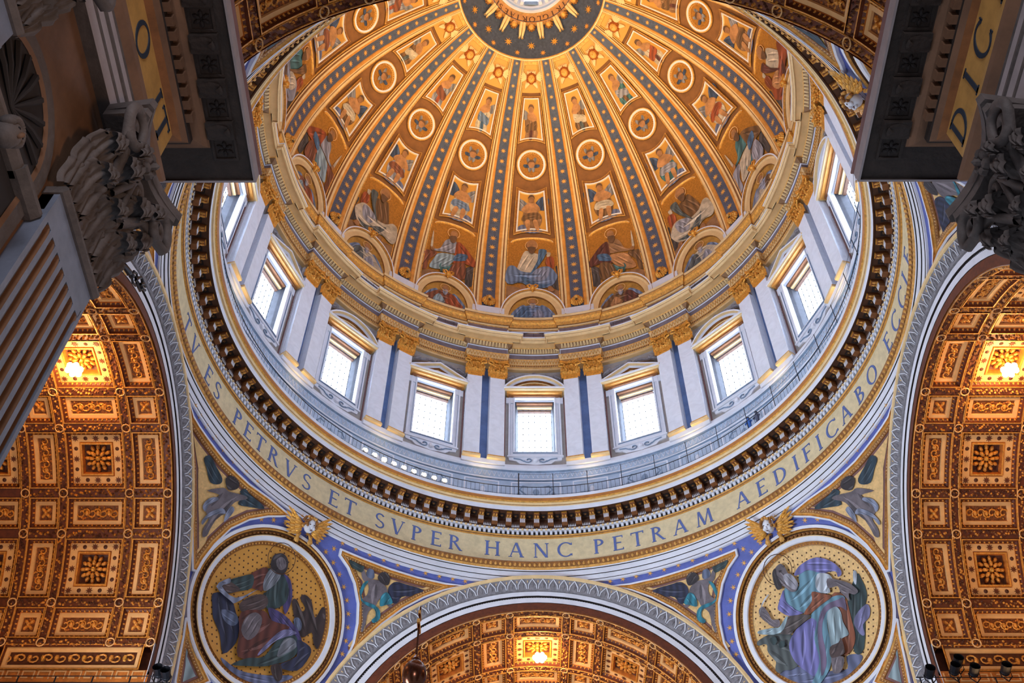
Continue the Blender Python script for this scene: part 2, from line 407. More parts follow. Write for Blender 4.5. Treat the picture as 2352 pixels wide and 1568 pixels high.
# ================================================================ LARGE STRUCTURE
# ---- great cornice with the inscription
cornice = empty('trim_1', (0, 0, 50), kind='structure', label='great white and gilt cornice ring carrying the blue inscription under the dome')
oc = (0, 0, 50)
w, g, gd, cr = M_white, M_gold, M_goldd, M_cream
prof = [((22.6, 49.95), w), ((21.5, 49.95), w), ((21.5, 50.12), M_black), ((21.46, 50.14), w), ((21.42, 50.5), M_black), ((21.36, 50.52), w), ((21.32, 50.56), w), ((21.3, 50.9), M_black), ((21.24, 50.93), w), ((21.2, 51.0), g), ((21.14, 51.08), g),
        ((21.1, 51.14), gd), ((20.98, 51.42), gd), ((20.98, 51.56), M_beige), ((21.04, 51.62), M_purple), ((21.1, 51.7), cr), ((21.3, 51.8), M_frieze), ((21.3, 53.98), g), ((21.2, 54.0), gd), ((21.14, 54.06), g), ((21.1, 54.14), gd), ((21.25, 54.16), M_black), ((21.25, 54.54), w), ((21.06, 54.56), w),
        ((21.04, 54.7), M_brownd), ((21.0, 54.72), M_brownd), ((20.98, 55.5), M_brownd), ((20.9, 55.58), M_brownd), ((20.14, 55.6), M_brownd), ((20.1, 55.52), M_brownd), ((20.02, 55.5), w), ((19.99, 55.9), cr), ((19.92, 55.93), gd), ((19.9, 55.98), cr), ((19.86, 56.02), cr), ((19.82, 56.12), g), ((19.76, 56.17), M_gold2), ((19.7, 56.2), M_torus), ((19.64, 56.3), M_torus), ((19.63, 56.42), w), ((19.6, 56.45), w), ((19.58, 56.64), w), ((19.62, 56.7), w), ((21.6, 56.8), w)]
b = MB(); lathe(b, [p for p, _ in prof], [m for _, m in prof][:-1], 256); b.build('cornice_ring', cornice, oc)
# modillions (one mesh, 128 parts)
b = MB(); M = Mring(20.98)
b.slab(M, -.21, .21, 54.88, 55.34, 0, .36, M_brownm)
for i in range(4): b.slab(M, -.19+.1*i, -.13+.1*i, 54.92, 55.32, .36, .39, M_white)
b.slab(M, -.21, .21, 55.28, 55.36, 0, .42, M_gold)
b.slab(M, -.2, .2, 55.36, 55.56, 0, .74, M_brownm)
for x in (-.1, .1): b.tube([(x, 55.35, .45), (x, 55.32, .58), (x, 55.36, .7)], .07, M_gold, 6, M)
b.slab(M, -.2, .2, 55.44, 55.56, .74, .79, M_gold2)
mo = b.build('modillion', cornice, oc); mo.location = (0, 0, 0)
def ringcopies(o, n, skip=1, off=0.):
    for k in range(skip, n):
        c = o.copy(); COL.objects.link(c); c.rotation_euler = (0, 0, -2*PI*k/n+off)
ringcopies(mo, 128)
b = MB(); M = Mring(20.98, 360/256)
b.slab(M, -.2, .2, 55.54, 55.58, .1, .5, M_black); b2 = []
MR = lambda A: M(np.stack([A[:, 0], 55.56-A[:, 2], A[:, 1]], 1))
for k in range(6): b.blob(MR, .09*math.cos(k), .3+.09*math.sin(k), .05, .05, .05, M_goldd, n=6, rings=1)
b.blob(MR, 0, .3, .05, .05, .08, M_gold, n=6, rings=1)
ro = b.build('soffit_rosette', cornice, oc); ringcopies(ro, 128)
b = MB()
for k in range(128):                   # comb of small white darts between the brackets
    M = Mring(20.98, 360*k/128+360/256)
    for i in range(5): x = -.24+.12*i; b.add(M(np.array([(x-.045, 54.76, .05), (x+.045, 54.76, .05), (x, 55.02, .03), (x-.045, 54.76, 0), (x+.045, 54.76, 0)])), [(0, 1, 2), (3, 4, 1, 0)], M_white)
b.build('dart_band', cornice, oc, kind='stuff')
b = MB()
for k in range(384):
    M = Mring(21.25, 360*k/384); b.slab(M, -.088, .088, 54.2, 54.5, 0, .17, M_white)
b.build('dentil_band', cornice, oc, kind='stuff')
b = MB()
for k in range(384):
    M = Mring(21.05, 360*k/384); b.blob(M, 0, 54.63, .105, .085, .11, M_cream, n=6, rings=2)
    M = Mring(21.04, 360*(k+.5)/384); b.blob(M, 0, 51.3, .11, .15, .14, M_gold, n=6, rings=2)
b.build('bead_band', cornice, oc, smooth=True, kind='stuff')
M = Mring(21.3)
TXT = [('T', -86.7), ('V', -82.3), ('E', -76.0), ('S', -72.6), ('P', -65.7), ('E', -62.4), ('T', -59.1), ('R', -55.4), ('V', -51.3), ('S', -47.3), ('E', -41.0), ('T', -37.4), ('S', -31.1), ('V', -27.4), ('P', -23.5), ('E', -19.6), ('R', -15.8),
       ('H', -8.6), ('A', -4.0), ('N', .8), ('C', 5.3), ('P', 11.9), ('E', 15.6), ('T', 19.4), ('R', 23.4), ('A', 27.9), ('M', 32.9), ('A', 41.0), ('E', 45.3), ('D', 49.6), ('I', 53.4), ('F', 56.4), ('I', 59.4), ('C', 62.9), ('A', 67.0), ('B', 71.6), ('O', 76.0), ('E', 83.0), ('C', 87.2), ('C', 91.8), ('L', 96.0), ('E', 99.6)]
for ch, a in TXT: letter(M, ch, RAD(a)*21.3, 52.22, 1.32, M_letter, .03, cornice, oc)
# ---- pendentives
pend_wall = []
def pend_grid(b, c0, m):
    zs = np.linspace(30.5, 50.3, 44); rows = []
    for z in zs:
        rho = math.sqrt(RP**2-(z-ZS)**2); u = math.sqrt(max(0, 14.6**2-(max(z, ZS)-ZS)**2)) if z > ZS else 14.6
        a0 = math.degrees(math.atan2(u, math.sqrt(max(rho*rho-u*u, 1)))) if z < ZS+14.6 else 0.
        th = np.radians(c0-45+a0+(90-2*a0)*np.linspace(0, 1, 41)); r = rho if z < 50 else max(rho, 21.5)
        rows.append(np.stack([r*np.sin(th), r*np.cos(th), 0*th+z], 1))
    b.grid(np.array(rows), m)
names = {-45: 'wall_pendentive_left', 45: 'wall_pendentive_right', -135: 'wall_pendentive_near_left', 135: 'wall_pendentive_near_right'}
PW = {}
for c0, nm in names.items():
    b = MB(); pend_grid(b, c0, M_blue); s, c = math.sin(RAD(c0)), math.cos(RAD(c0)); o_ = (24*s, 24*c, 36)
    PW[c0] = b.build(nm, None, o_, smooth=True, kind='structure', label='violet blue mosaic pendentive ground with gold stars')
# ---- arches (faces towards the crossing) : canonical on the plane Y = AA, then turned
def Mface(Y=AA):
    return lambda A: np.stack([A[:, 1]*np.cos(A[:, 0]), Y-A[:, 2], ZS+A[:, 1]*np.sin(A[:, 0])], 1)
def arch_path(r, z0=-1.4, n=48):
    P = [(r, z0), (r, z0/2)]+[(r*math.cos(PI*i/n), r*math.sin(PI*i/n)) for i in range(n+1)]+[(-r, z0/2), (-r, z0)]
    return P
def Mvert(Y=AA): return lambda A: np.stack([A[:, 0], Y-A[:, 2], ZS+A[:, 1]], 1)
def make_arch(lbl):
    root = empty('trim_2', (0, AA, ZS), kind='structure', label=lbl); o_ = (0, AA, ZS); M = Mvert(); b = MB()
    # path runs from the right springing over the crown: left normal points to the axis, so outward is negative
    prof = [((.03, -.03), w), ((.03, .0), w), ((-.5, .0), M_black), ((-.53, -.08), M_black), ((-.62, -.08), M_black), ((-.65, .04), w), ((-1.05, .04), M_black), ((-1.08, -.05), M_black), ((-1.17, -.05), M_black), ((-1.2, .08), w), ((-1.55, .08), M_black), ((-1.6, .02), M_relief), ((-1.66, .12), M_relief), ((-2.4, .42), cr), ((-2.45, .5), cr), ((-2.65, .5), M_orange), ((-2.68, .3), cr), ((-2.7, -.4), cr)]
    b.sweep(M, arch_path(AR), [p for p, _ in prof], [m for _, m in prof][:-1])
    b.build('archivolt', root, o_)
    b = MB()
    for i in range(62):                # upright leaves of the outer moulding
        a = PI*(i+.5)/62; r = AR+1.72; ml = lambda A, a=a: M(np.stack([(A[:, 1]+r)*np.cos(a)-A[:, 0]*np.sin(a), (A[:, 1]+r)*np.sin(a)+A[:, 0]*np.cos(a), A[:, 2]+.12+A[:, 1]*.42], 1))
        pts = [(-.3, 0), (-.27, .25), (-.1, .5), (0, .62), (.1, .5), (.27, .25), (.3, 0)]
        b.tube([(x, y, .07) for x, y in pts], .032, M_white, 5, ml); b.blob(ml, 0, .22, .12, .2, .12, M_relief, n=6)
        b.blob(ml, .335, .5, .05, .12, .08, M_cream, n=6, rings=1)
    b.build('leaf_moulding', root, o_, kind='stuff')
    b = MB()
    for rr, nn in ((AR+.575, 230), (AR+1.125, 240)):
        for i in range(nn):
            a = PI*(i+.5)/nn; M2 = lambda A: M(np.stack([(A[:, 1]+rr)*np.cos(a)-A[:, 0]*np.sin(a), (A[:, 1]+rr)*np.sin(a)+A[:, 0]*np.cos(a), A[:, 2]], 1))
            b.blob(M2, 0, 0, .045, .05, .07, M_white, n=5, d=-.08, rings=1)
    b.build('pearl_strings', root, o_, kind='stuff')
    return root
arch0 = make_arch('white archivolt with grey leaf moulding, arch at the bottom centre')
# ---- drum wall, sixteen bays
drum = empty('wall_drum', (0, 0, 57), kind='structure', label='pale painted drum wall with sixteen windows below the dome'); od = (0, 0, 57)
b = MB(); lathe(b, [(21.55, 56.6), (21.5, 57.0), (21.2, 57.1), (21.1, 57.3), (21.1, 59.55), (21.0, 59.6), (20.95, 59.7), (20.98, 59.75), (20.98, 60.4), (20.85, 60.48), (20.75, 60.6), (20.75, 60.75), (20.95, 60.8), (20.95, 61.2), (21.3, 61.25)],
              [w, w, w, M_drumblue, M_drumblue2, w, M_drumblue2, M_drumblue, M_drumblue2, w, w, M_drumblue2, w, w], 192)
b.build('gallery_wall', drum, od)
b = MB()                               # lattice band of the gallery wall
for k in range(352):
    M = Mring(20.98, 360*k/352); x = .18
    b.tube([(-x, 59.82, .03), (0, 60.34, .03), (x, 59.82, .03)], .035, M_white, 4, M)
b.build('zigzag_band', drum, od, kind='stuff')
def bay_wall():
    b = MB(); M = Mring(21.25); W2 = 2.95
    hx, z0, z1 = 1.62, 62.75, 69.2
    b.slab(M, -W2, -hx, 61.2, 73.2, -.1, 0, M_grey, 2, 8); b.slab(M, hx, W2, 61.2, 73.2, -.1, 0, M_grey, 2, 8)
    b.slab(M, -hx, hx, z1, 73.2, -.1, 0, M_grey, 4, 3); b.slab(M, -hx, hx, 61.2, z0, -.1, 0, M_grey, 4, 1)
    for s in (-1, 1):
        b.slab(M, s*2.4, s*2.5, 61.5, 69.4, 0, .05, M_maroon); b.slab(M, s*2.72, s*2.86, 61.3, 70.6, 0, .07, M_maroon)
        b.slab(M, s*2.55, s*2.6, 62, 69.2, 0, .04, M_white)
        for i in range(7): b.blob(M, s*2.58, 66+.34*i, .1, .18, .07, M_relief, n=6, rings=1)
    for s in (-1, 1): b.slab(M, s*2.5, s*.2, 61.25, 61.32, 0, .05, M_maroon)
    return b.build('bay_wall', drum, od)
bw = bay_wall(); ringcopies(bw, 16)
# painted panels of the gallery wall
def gallery_panel(wd, deco):
    b = MB(); M = Mring(21.1)
    fr = [(-wd, 57.6), (wd, 57.6), (wd, 59.4), (-wd, 59.4)]
    b.sweep(M, fr[::-1], [(0, 0), (.0, .05), (-.1, .06), (-.1, 0)], M_white, closed=True)
    b.poly(M, [(-wd, 57.6), (wd, 57.6), (wd, 59.4), (-wd, 59.4)], .02, M_drumblue, 0, False)
    if deco:
        b.poly(M, arc(0, 58.3, .5, 0, 350, 12, .62), .05, M_drumblue2, 0, False); b.blob(M, 0, 58.35, .3, .42, .16, M_drumblue2, n=8, d=.04)
        for s in (-1, 1):
            b.tube([(s*.6, 58.9, .06), (s*1.0, 59.0, .08), (s*1.25, 58.6, .08), (s*.95, 58.3, .08), (s*.7, 58.0, .06)], .07, M_drumblue2, 5, M)
            b.blob(M, s*1.3, 58.15, .2, .3, .14, M_drumblue2, n=7)
    else:
        b.poly(M, [(-.75, 57.7)]+arc(0, 58.2, .75, 0, 180, 10, .95)+[(-.75, 57.7)], .05, M_drumblue2, 0, False); b.blob(M, .1, 58.35, .2, .4, .12, M_white, n=7, d=.05)
    return b.build('gallery_panel', drum, od)
gp = gallery_panel(1.9, True); gq = gallery_panel(1.35, False); gq.rotation_euler = (0, 0, -RAD(11.25))
ringcopies(gp, 16)
for k in range(1, 16):
    c = gq.copy(); COL.objects.link(c); c.rotation_euler = (0, 0, -RAD(11.25+22.5*k))
# piers behind the pilaster pairs
b = MB(); M = Mflat(20.95)
b.slab(M, -1.62, -.34, 61.2, 73, -.5, 0, M_white, 1, 1); b.slab(M, .34, 1.62, 61.2, 73, -.5, 0, M_white, 1, 1)
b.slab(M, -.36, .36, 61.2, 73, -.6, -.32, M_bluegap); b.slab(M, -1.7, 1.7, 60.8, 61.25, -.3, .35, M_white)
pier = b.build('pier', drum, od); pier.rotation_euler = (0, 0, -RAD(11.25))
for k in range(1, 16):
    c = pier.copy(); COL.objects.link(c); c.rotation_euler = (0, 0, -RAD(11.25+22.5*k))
# ---- upper entablature with breaks over the pilaster pairs
def plan_path(R0, dR, hw):
    P = []
    for k in range(16):
        c = 22.5*k+11.25
        h1 = math.degrees(hw/(R0-dR))
        for a in np.linspace(c-11.25, c-h1, 6)[:-1]: P.append((R0*math.sin(RAD(a)), R0*math.cos(RAD(a))))
        P.append((R0*math.sin(RAD(c-h1)), R0*math.cos(RAD(c-h1))))
        for a in np.linspace(c-h1, c+h1, 5): P.append(((R0-dR)*math.sin(RAD(a)), (R0-dR)*math.cos(RAD(a))))
        P.append((R0*math.sin(RAD(c+h1)), R0*math.cos(RAD(c+h1))))
        for a in np.linspace(c+h1, c+11.25, 6)[1:-1]: P.append((R0*math.sin(RAD(a)), R0*math.cos(RAD(a))))
    return P[::-1]                     # counter-clockwise seen from above: left normal points to the axis
ent = empty('trim_3', (0, 0, 73), kind='structure', label='gilt and cream entablature ring stepping forward over the pilaster pairs'); oe = (0, 0, 73)
pp = plan_path(20.95, .5, 1.68)
prof = [((-.7, 72.8), M_beige), ((0, 72.8), M_beige), ((0, 73.05), M_gold), ((.07, 73.07), M_beige), ((.07, 73.35), M_gold), ((.1, 73.4), M_beige), ((.18, 73.9), M_gold), ((.22, 74.0), M_gold), ((.02, 74.04), M_purple), ((.02, 74.8), w), ((.1, 74.84), M_latt), ((.45, 75.15), M_gold), ((.5, 75.22), M_beige), ((1.05, 75.24), M_brown), ((1.08, 75.14), cr), ((1.15, 75.14), cr), ((1.17, 75.44), M_goldd), ((1.2, 75.46), cr), ((1.28, 75.66), w), ((1.3, 75.76), w), ((.0, 75.8), cr)]
b = MB(); b.sweep(Mplan, pp, [p for p, _ in prof], [m for _, m in prof][:-1], closed=True); b.build('entablature_ring', ent, oe)
def along(path, step, closed=True):
    P = np.array(path); 
    if closed: P = np.vstack([P, P[:1]])
    out = []
    for a, c in zip(P[:-1], P[1:]):
        L = np.linalg.norm(c-a)
        if L < step*.8: continue
        n = max(1, round(L/step)); t = (c-a)/L
        for i in range(n): out.append((a+(c-a)*(i+.5)/n, t, L/n))
    return out
b1 = MB(); b2 = MB()
for q, t, l in along(pp, .3):
    nrm = np.array([-t[1], t[0]])
    ml = lambda A: np.stack([q[0]+A[:, 0]*t[0]+A[:, 2]*nrm[0], q[1]+A[:, 0]*t[1]+A[:, 2]*nrm[1], A[:, 1]], 1)
    b1.tube([(-l/2, 73.45, .13), (0, 73.88, .21), (l/2, 73.45, .13)], .04, M_gold, 4, ml)
    b2.tube([(0, 74.87, .16), (0, 75.12, .46)], .06, M_cream, 4, ml); b2.tube([(-l/2, 74.87, .16), (-l/4, 75.12, .46), (0, 74.87, .16)], .03, M_cream, 4, ml)
b1.build('zigzag_leaf_band', ent, oe, kind='stuff'); b2.build('lattice_band', ent, oe, kind='stuff')
b = MB()
for q, t, l in along(pp, .17):
    nrm = np.array([-t[1], t[0]]); ml = lambda A: np.stack([q[0]+A[:, 0]*t[0]+A[:, 2]*nrm[0], q[1]+A[:, 0]*t[1]+A[:, 2]*nrm[1], A[:, 1]], 1)
    b.slab(ml, -.05, .05, 73.12, 73.3, .07, .12, M_goldd)
b.build('bead_band', ent, oe, kind='stuff')
# ---- attic ring between entablature and dome
attic = empty('trim_4', (0, 0, 76), kind='structure', label='low attic ring with gilt moulding at the foot of the dome'); oa = (0, 0, 76)
pa = plan_path(20.95, .22, 1.75)
prof = [((0, 75.8), M_purple), ((0, 78.3), M_gold), ((.08, 78.35), cr), ((.12, 78.5), M_goldd), ((.2, 78.55), M_gold), ((.3, 78.9), M_gold2), ((.42, 79.1), M_gold), ((.45, 79.35), M_goldd), ((.5, 79.4), cr), ((.52, 79.7), M_gold), ((-.2, 79.9), M_gold)]
b = MB(); b.sweep(Mplan, pa, [p for p, _ in prof], [m for _, m in prof][:-1], closed=True); b.build('attic_moulding', attic, oa)
b = MB(); M = Mring(20.95)
b.sweep(M, [(-2.0, 76.3), (2.0, 76.3), (2.0, 78.1), (-2.0, 78.1)][::-1], [(0, 0), (0, .06), (-.12, .06), (-.12, 0)], M_white, closed=True)
for x in (-2.7, -2.3, 2.3, 2.7): b.slab(M, x-.08, x+.08, 76.1, 78.25, 0, .1, M_white)
ap = b.build('attic_panel', attic, oa); ringcopies(ap, 16)
b = MB()
for q, t, l in along(pa, .2):
    nrm = np.array([-t[1], t[0]]); ml = lambda A: np.stack([q[0]+A[:, 0]*t[0]+A[:, 2]*nrm[0], q[1]+A[:, 0]*t[1]+A[:, 2]*nrm[1], A[:, 1]], 1)
    b.blob(ml, 0, 78.75, .07, .16, .1, M_gold2, n=5, d=.22, rings=1)
b.build('egg_band', attic, oa, kind='stuff')
# ---- dome shell
dome = empty('ceiling_dome', (0, 0, 80), kind='structure', label='ribbed gilded dome ceiling'); oo = (0, 0, 80)
b = MB(); ss = np.linspace(S_of(-3), S_of(70.3), 60)
th = np.linspace(0, 2*PI, 193)[:-1]
P = np.stack([Mdome(0, True)(np.stack([th, 0*th+s_, 0*th-.12], 1)) for s_ in ss], 1)
b.grid(P, M_brown, closeu=True); b.build('shell', dome, oo, smooth=True)
# ribs: cross-section measured out from the centre of the starry strip
def rib_w(s): # half widths (blue, whole rib) at arc length s
    t = np.interp(s, _S, _T); rho = DA*math.cos(t); k = (rho-7.2)/(20.4-7.2); return .33+.25*k, .74+.72*k
b = MB(); M = Mdome(); rows = []; ms = [M_brown, cr, M_brown, cr, M_orange, M_orange, M_bluest, M_orange, M_orange, cr, M_brown, cr, M_brown]
for s_ in np.linspace(S_of(.9), S_of(69.7), 56):
    bl, wd = rib_w(s_); e = wd-bl
    xs = [bl, bl+.09*e, bl+.38*e, bl+.58*e, bl+.74*e, bl+.97*e, wd+.03]; ds = [.16, .24, .28, .2, .12, .2, -.1]
    # column layout: mirrored
    row = [(-x, s_, d) for x, d in zip(xs[::-1], ds[::-1])]+[(x, s_, d) for x, d in zip(xs, ds)]
    rows.append(M(np.array(row)))
b.grid(np.array(rows), ms)
bl, wd = rib_w(S_of(1)); b.slab(M, -wd, wd, S_of(-.9), S_of(1.), -.1, .34, w); b.slab(M, -wd+.15, wd-.15, S_of(-1.6), S_of(-.9), -.1, .25, cr)
rib = b.build('rib', dome, oo)
for s_ in (-1, 1):                     # bright line and line of beads along the rib edges
    pass
b = MB(); b.poly(lambda A: A, star_pts(.3, 8), 0, M_star, 0, False, side=.03)
star = b.build('star', rib)
first = True; stars = []
nst = 25
for i in range(nst):
    s_ = S_of(4.6)+(S_of(68.8)-S_of(4.6))*i/(nst-1); bl, wd = rib_w(s_); P0, P1, P2, P3 = Mdome()(np.array([(0, s_, .2), (.1, s_, .2), (0, s_+.1, .2), (0, s_, .3)]))
    X, Y, Z = (P1-P0)/.1, (P2-P0)/.1, (P3-P0)/.1; k = bl/.56*1.12
    o = star if first else star.copy()
    if not first: COL.objects.link(o)
    first = False
    o.matrix_local = Matrix([[X[0]*k, Y[0]*k, Z[0], P0[0]-oo[0]], [X[1]*k, Y[1]*k, Z[1], P0[1]-oo[1]], [X[2]*k, Y[2]*k, Z[2], P0[2]-oo[2]], [0, 0, 0, 1]])
index_children()
rib.rotation_euler = (0, 0, -RAD(11.25))
for k in range(1, 16):
    c = copy_tree(rib, dome); c.rotation_euler = (0, 0, -RAD(11.25+22.5*k))
# inner borders of each bay near the ribs (gilt strips + pale dotted gold ground at the top)
b = MB(); M = Mdome(); rows = []
for s_ in np.linspace(S_of(1.), S_of(69.6), 50):
    t = np.interp(s_, _S, _T); hb_ = DA*math.cos(t)*RAD(11.25); x = hb_-rib_w(s_)[1]
    rows.append(x)
SS = np.linspace(S_of(1.), S_of(69.6), 50)
for s in (-1, 1):
    P = np.array([M(np.array([(s*(x-.02), s_, .05), (s*(x-.03), s_, .1), (s*(x-.13), s_, .1), (s*(x-.14), s_, .0)])) for x, s_ in zip(rows, SS)]); b.grid(P, [M_gold, M_gold, M_gold])
P = []
for s_ in np.linspace(S_of(61.5), S_of(69.2), 8):
    x = np.interp(s_, SS, rows)-.16; P.append(M(np.array([(x*u, s_, .03) for u in np.linspace(-1, 1, 7)])))
b.grid(np.array(P), M_goldmosd); x = np.interp(S_of(69), SS, rows)
b.slab(M, -x, x, S_of(68.7), S_of(69.6), 0, .14, M_gold, 4, 1)
bt = b.build('bay_border', dome, oo); ringcopies(bt, 16)
def bay_x(s_): return float(np.interp(s_, SS, rows))
# ---- oculus: starry cone, lettered ring and lantern
ocu = empty('ceiling_oculus', (0, 0, 106), kind='structure', label='dark blue starry ring and gilt lettered oculus at the top of the dome'); oq = (0, 0, 106)
b = MB(); lathe(b, [(7.3, 105.9), (7.16, 105.95), (7.1, 106.05), (7.1, 106.12), (4.3, 108.95)], [cr, M_gold, M_gold, M_bluest], 96); b.build('starry_cone', ocu, oq, smooth=True)
b = MB(); lathe(b, [(4.7, 109.1), (4.8, 108.75), (4.72, 108.6), (4.6, 108.55), (4.45, 108.7), (3.95, 109.75), (3.85, 110.0), (3.7, 110.0), (3.6, 110.2), (3.55, 110.6), (3.5, 111.0)], [g, g, g, g, M_orange, g, w, w, M_drumblue, w], 96)
lathe(b, [(3.5, 111), (3.5, 112), (3.5, 118)], [w, w], 96); lathe(b, [(3.5, 118), (2.5, 119.4), (.05, 120)], [M_white, M_white], 48); b.build('lettered_ring', ocu, oq)
def Mcone(th0):                        # on the slanted lettered face
    def f(A):
        k = A[:, 1]; r = 4.45-.5*k/1.16-A[:, 2]*.5; z = 108.7+1.05*k/1.16-A[:, 2]*.8; th = RAD(th0)+A[:, 0]/4.2
        return np.stack([r*np.sin(th), r*np.cos(th), z], 1)
    return f
for ch, a in [('T', 52), ('R', 42.3), ('I', 31.5), ('G', 20.8), ('L', 11.4), ('O', 1.2), ('R', -9), ('I', -19), ('A', -27.7), ('E', -37.4), ('S', -47.6), ('I', -54.6), ('X', -60)][:12]:
    letter(Mcone(a), ch, 0, .22, .72, M_brownd, .05, ocu, oq, flip=True)
b = MB()
for k in range(8):                     # lantern windows with white piers
    M = Mring(3.5, 45*k); b.slab(M, -.75, .75, 112.2, 117, -.02, .03, M_glass2); b.slab(M, -1.2, -.85, 111, 118, 0, .35, w); b.slab(M, .85, 1.2, 111, 118, 0, .35, w); b.slab(M, -.7, .7, 111.1, 112.0, 0, .1, M_drumblue2)
b.build('lantern_window', ocu, oq)
def Msc(th0):
    def f(A):
        k = A[:, 1]; n = (.711, .703); r = 7.1-2.8*k/3.98-A[:, 2]*n[0]; z = 106.12+2.83*k/3.98-A[:, 2]*n[1]
        th = RAD(th0); return np.stack([r*np.sin(th)+A[:, 0]*np.cos(th), r*np.cos(th)-A[:, 0]*np.sin(th), z], 1)
    return f
for k in range(16):
    for rr, kk, mm, off in ((.36, 1.35, M_gold2, 0), (.26, .5, M_orange, 10.2)):
        M = Msc(22.5*k+off); b = MB(); b.poly(lambda A: M(A+np.array([0, kk, 0])), star_pts(rr*1.15, 8), .05, mm, 0, False, side=.05); b.build('star', ocu, oq)
# ---- barrel vaults
XB = [21.65, 23.88, 27.73, 29.95, 33.8, 36.0]
AB = [11, 22, 40.6, 51.6, 69.9, 80.9, 99.1, 110.1, 128.4, 139.4, 158, 169]
HR = .27                               # half width of the ribs
def rad_m(deg): return AR*RAD(deg)
def coffer_meshes(nx, ny, kind):
    # local frame: x along vault (m), y = arc metres from centre, d towards axis; built around angle 90, distance 0
    Mc = lambda A: np.stack([(AR-A[:, 2])*np.sin(-A[:, 1]/AR), A[:, 0], (AR-A[:, 2])*np.cos(A[:, 1]/AR)], 1)
    X, Y = nx/2-HR, ny/2-HR
    b = MB(); R = lambda x, y: [(-x, -y), (x, -y), (x, y), (-x, y)]
    def Rs(x, y, n=3):
        P = []; c = R(x, y)
        for i in range(4):
            a, d_ = c[i], c[(i+1) % 4]
            for j in range(n): P.append((a[0]+(d_[0]-a[0])*j/n, a[1]+(d_[1]-a[1])*j/n))
        return P
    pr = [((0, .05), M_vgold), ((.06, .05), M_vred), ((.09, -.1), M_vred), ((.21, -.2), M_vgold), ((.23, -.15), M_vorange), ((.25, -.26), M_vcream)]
    b.sweep(Mc, Rs(X, Y), [p for p, _ in pr], [m for _, m in pr][:-1], closed=True)
    x1, y1 = X-.25, Y-.25
    big = kind == 'square'
    cw = .2 if not big else .42
    b.sweep(Mc, Rs(x1, y1), [(0, -.26), (.0, -.2), (cw, -.2), (cw+.03, -.3)], [M_vcream]*3, closed=True)
    x2, y2 = x1-cw-.03, y1-cw-.03
    if big:
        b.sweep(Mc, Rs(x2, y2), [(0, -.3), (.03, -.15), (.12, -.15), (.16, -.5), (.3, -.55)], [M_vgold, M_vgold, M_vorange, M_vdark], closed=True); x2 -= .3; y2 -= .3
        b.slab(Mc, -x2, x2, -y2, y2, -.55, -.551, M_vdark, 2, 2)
    else: b.slab(Mc, -x2, x2, -y2, y2, -.3, -.301, M_vpanel, 2, 3)
    # egg row on the sloping border
    for (xx, yy, L, hor) in ((0, Y-.15, X, 1), (0, -Y+.15, X, 1), (X-.15, 0, Y, 0), (-X+.15, 0, Y, 0)):
        n = int((2*L-.3)/.26)
        for i in range(n):
            p = -L+.2+(2*L-.4)*(i+.5)/n
            x, y = (p, yy) if hor else (xx, p)
            b.blob(Mc, x, y, .07 if hor else .085, .085 if hor else .07, .12, M_vgold, n=5, d=-.16, rings=1)
    body = (b, 'coffer'); subs = []
    if big:
        b = MB()
        for i in range(16):            # stars and discs round the cream border
            q = [(-1, -1), (-.5, -1), (0, -1), (.5, -1), (1, -1), (1, -.5), (1, 0), (1, .5), (1, 1), (.5, 1), (0, 1), (-.5, 1), (-1, 1), (-1, .5), (-1, 0), (-1, -.5)][i]
            x, y = q[0]*(x1-cw/2), q[1]*(y1-cw/2); ml = lambda A: Mc(A+np.array([x, y, 0]))
            if i % 2 == 0: b.poly(ml, star_pts(.2, 8, .45), -.17, M_vred, 0, False, side=.03)
            else: b.blob(Mc, x, y, .13, .13, .05, M_vdark, n=8, d=-.2, rings=1)
        subs.append((b, 'star_border'))
        b = MB()
        for rr, n, dd in ((.62, 12, -.45), (.36, 8, -.32)):
            for i in range(n):
                a = 2*PI*i/n; b.blob(Mc, rr*math.cos(a), rr*math.sin(a), .2, .12, .16, M_vgold, rot=a, n=6, d=dd, rings=2)
        b.blob(Mc, 0, 0, .5, .5, .2, M_vdark, n=12, d=-.55); b.blob(Mc, 0, 0, .17, .17, .22, M_gold2, n=8, d=-.35)
        subs.append((b, 'rosette'))
    else:
        b = MB(); long = y2 > x2*1.3 or x2 > y2*1.3; v = y2 > x2; rr_ = random.Random(int(nx*10+ny))
        for i in range(int(60*x2*y2)): b.blob(Mc, rr_.uniform(-x2, x2)*.85, rr_.uniform(-y2, y2)*.88, rr_.uniform(.05, .13), .05, .08, M_vgold if i % 2 else M_vorange, rot=rr_.uniform(0, 3), n=5, d=-.3, rings=1)
        if long:
            L = max(x2, y2); S_ = min(x2, y2)
            for k in range(-3, 4):
                c_ = k*L/3.6; sgn = 1 if k % 2 else -1
                pts = [(c_+S_*.55*math.cos(t)*(.25+t/6.5), sgn*S_*.55*math.sin(t)*(.25+t/6.5), .06) for t in np.linspace(.5, 6, 9)]
                if v: pts = [(y, x, d) for x, y, d in pts]
                b.tube(np.array(pts)+np.array([0, 0, -.3]), .045, M_vgold, 4, Mc)
            for k in (-.55, 0, .55):
                x, y = (0, k*L) if v else (k*L, 0); b.blob(Mc, x, y, S_*.33, S_*.42, .15, M_vgold, n=8, d=-.3)
                b.blob(Mc, x+.05, y+S_*.45, S_*.16, S_*.16, .14, M_gold2, n=6, d=-.3)
        else:
            for k in range(4): a = PI/4+PI/2*k; b.blob(Mc, .3*x2*math.cos(a)*1.8, .3*y2*math.sin(a)*1.8, x2*.5, .1, .12, M_vgold, rot=a, n=6, d=-.3)
            b.blob(Mc, 0, 0, x2*.34, y2*.34, .2, M_vgold, n=8, d=-.3)
        subs.append((b, 'relief_ornament'))
    if kind == 'octagon':
        pass
    return body, subs
CM = {}
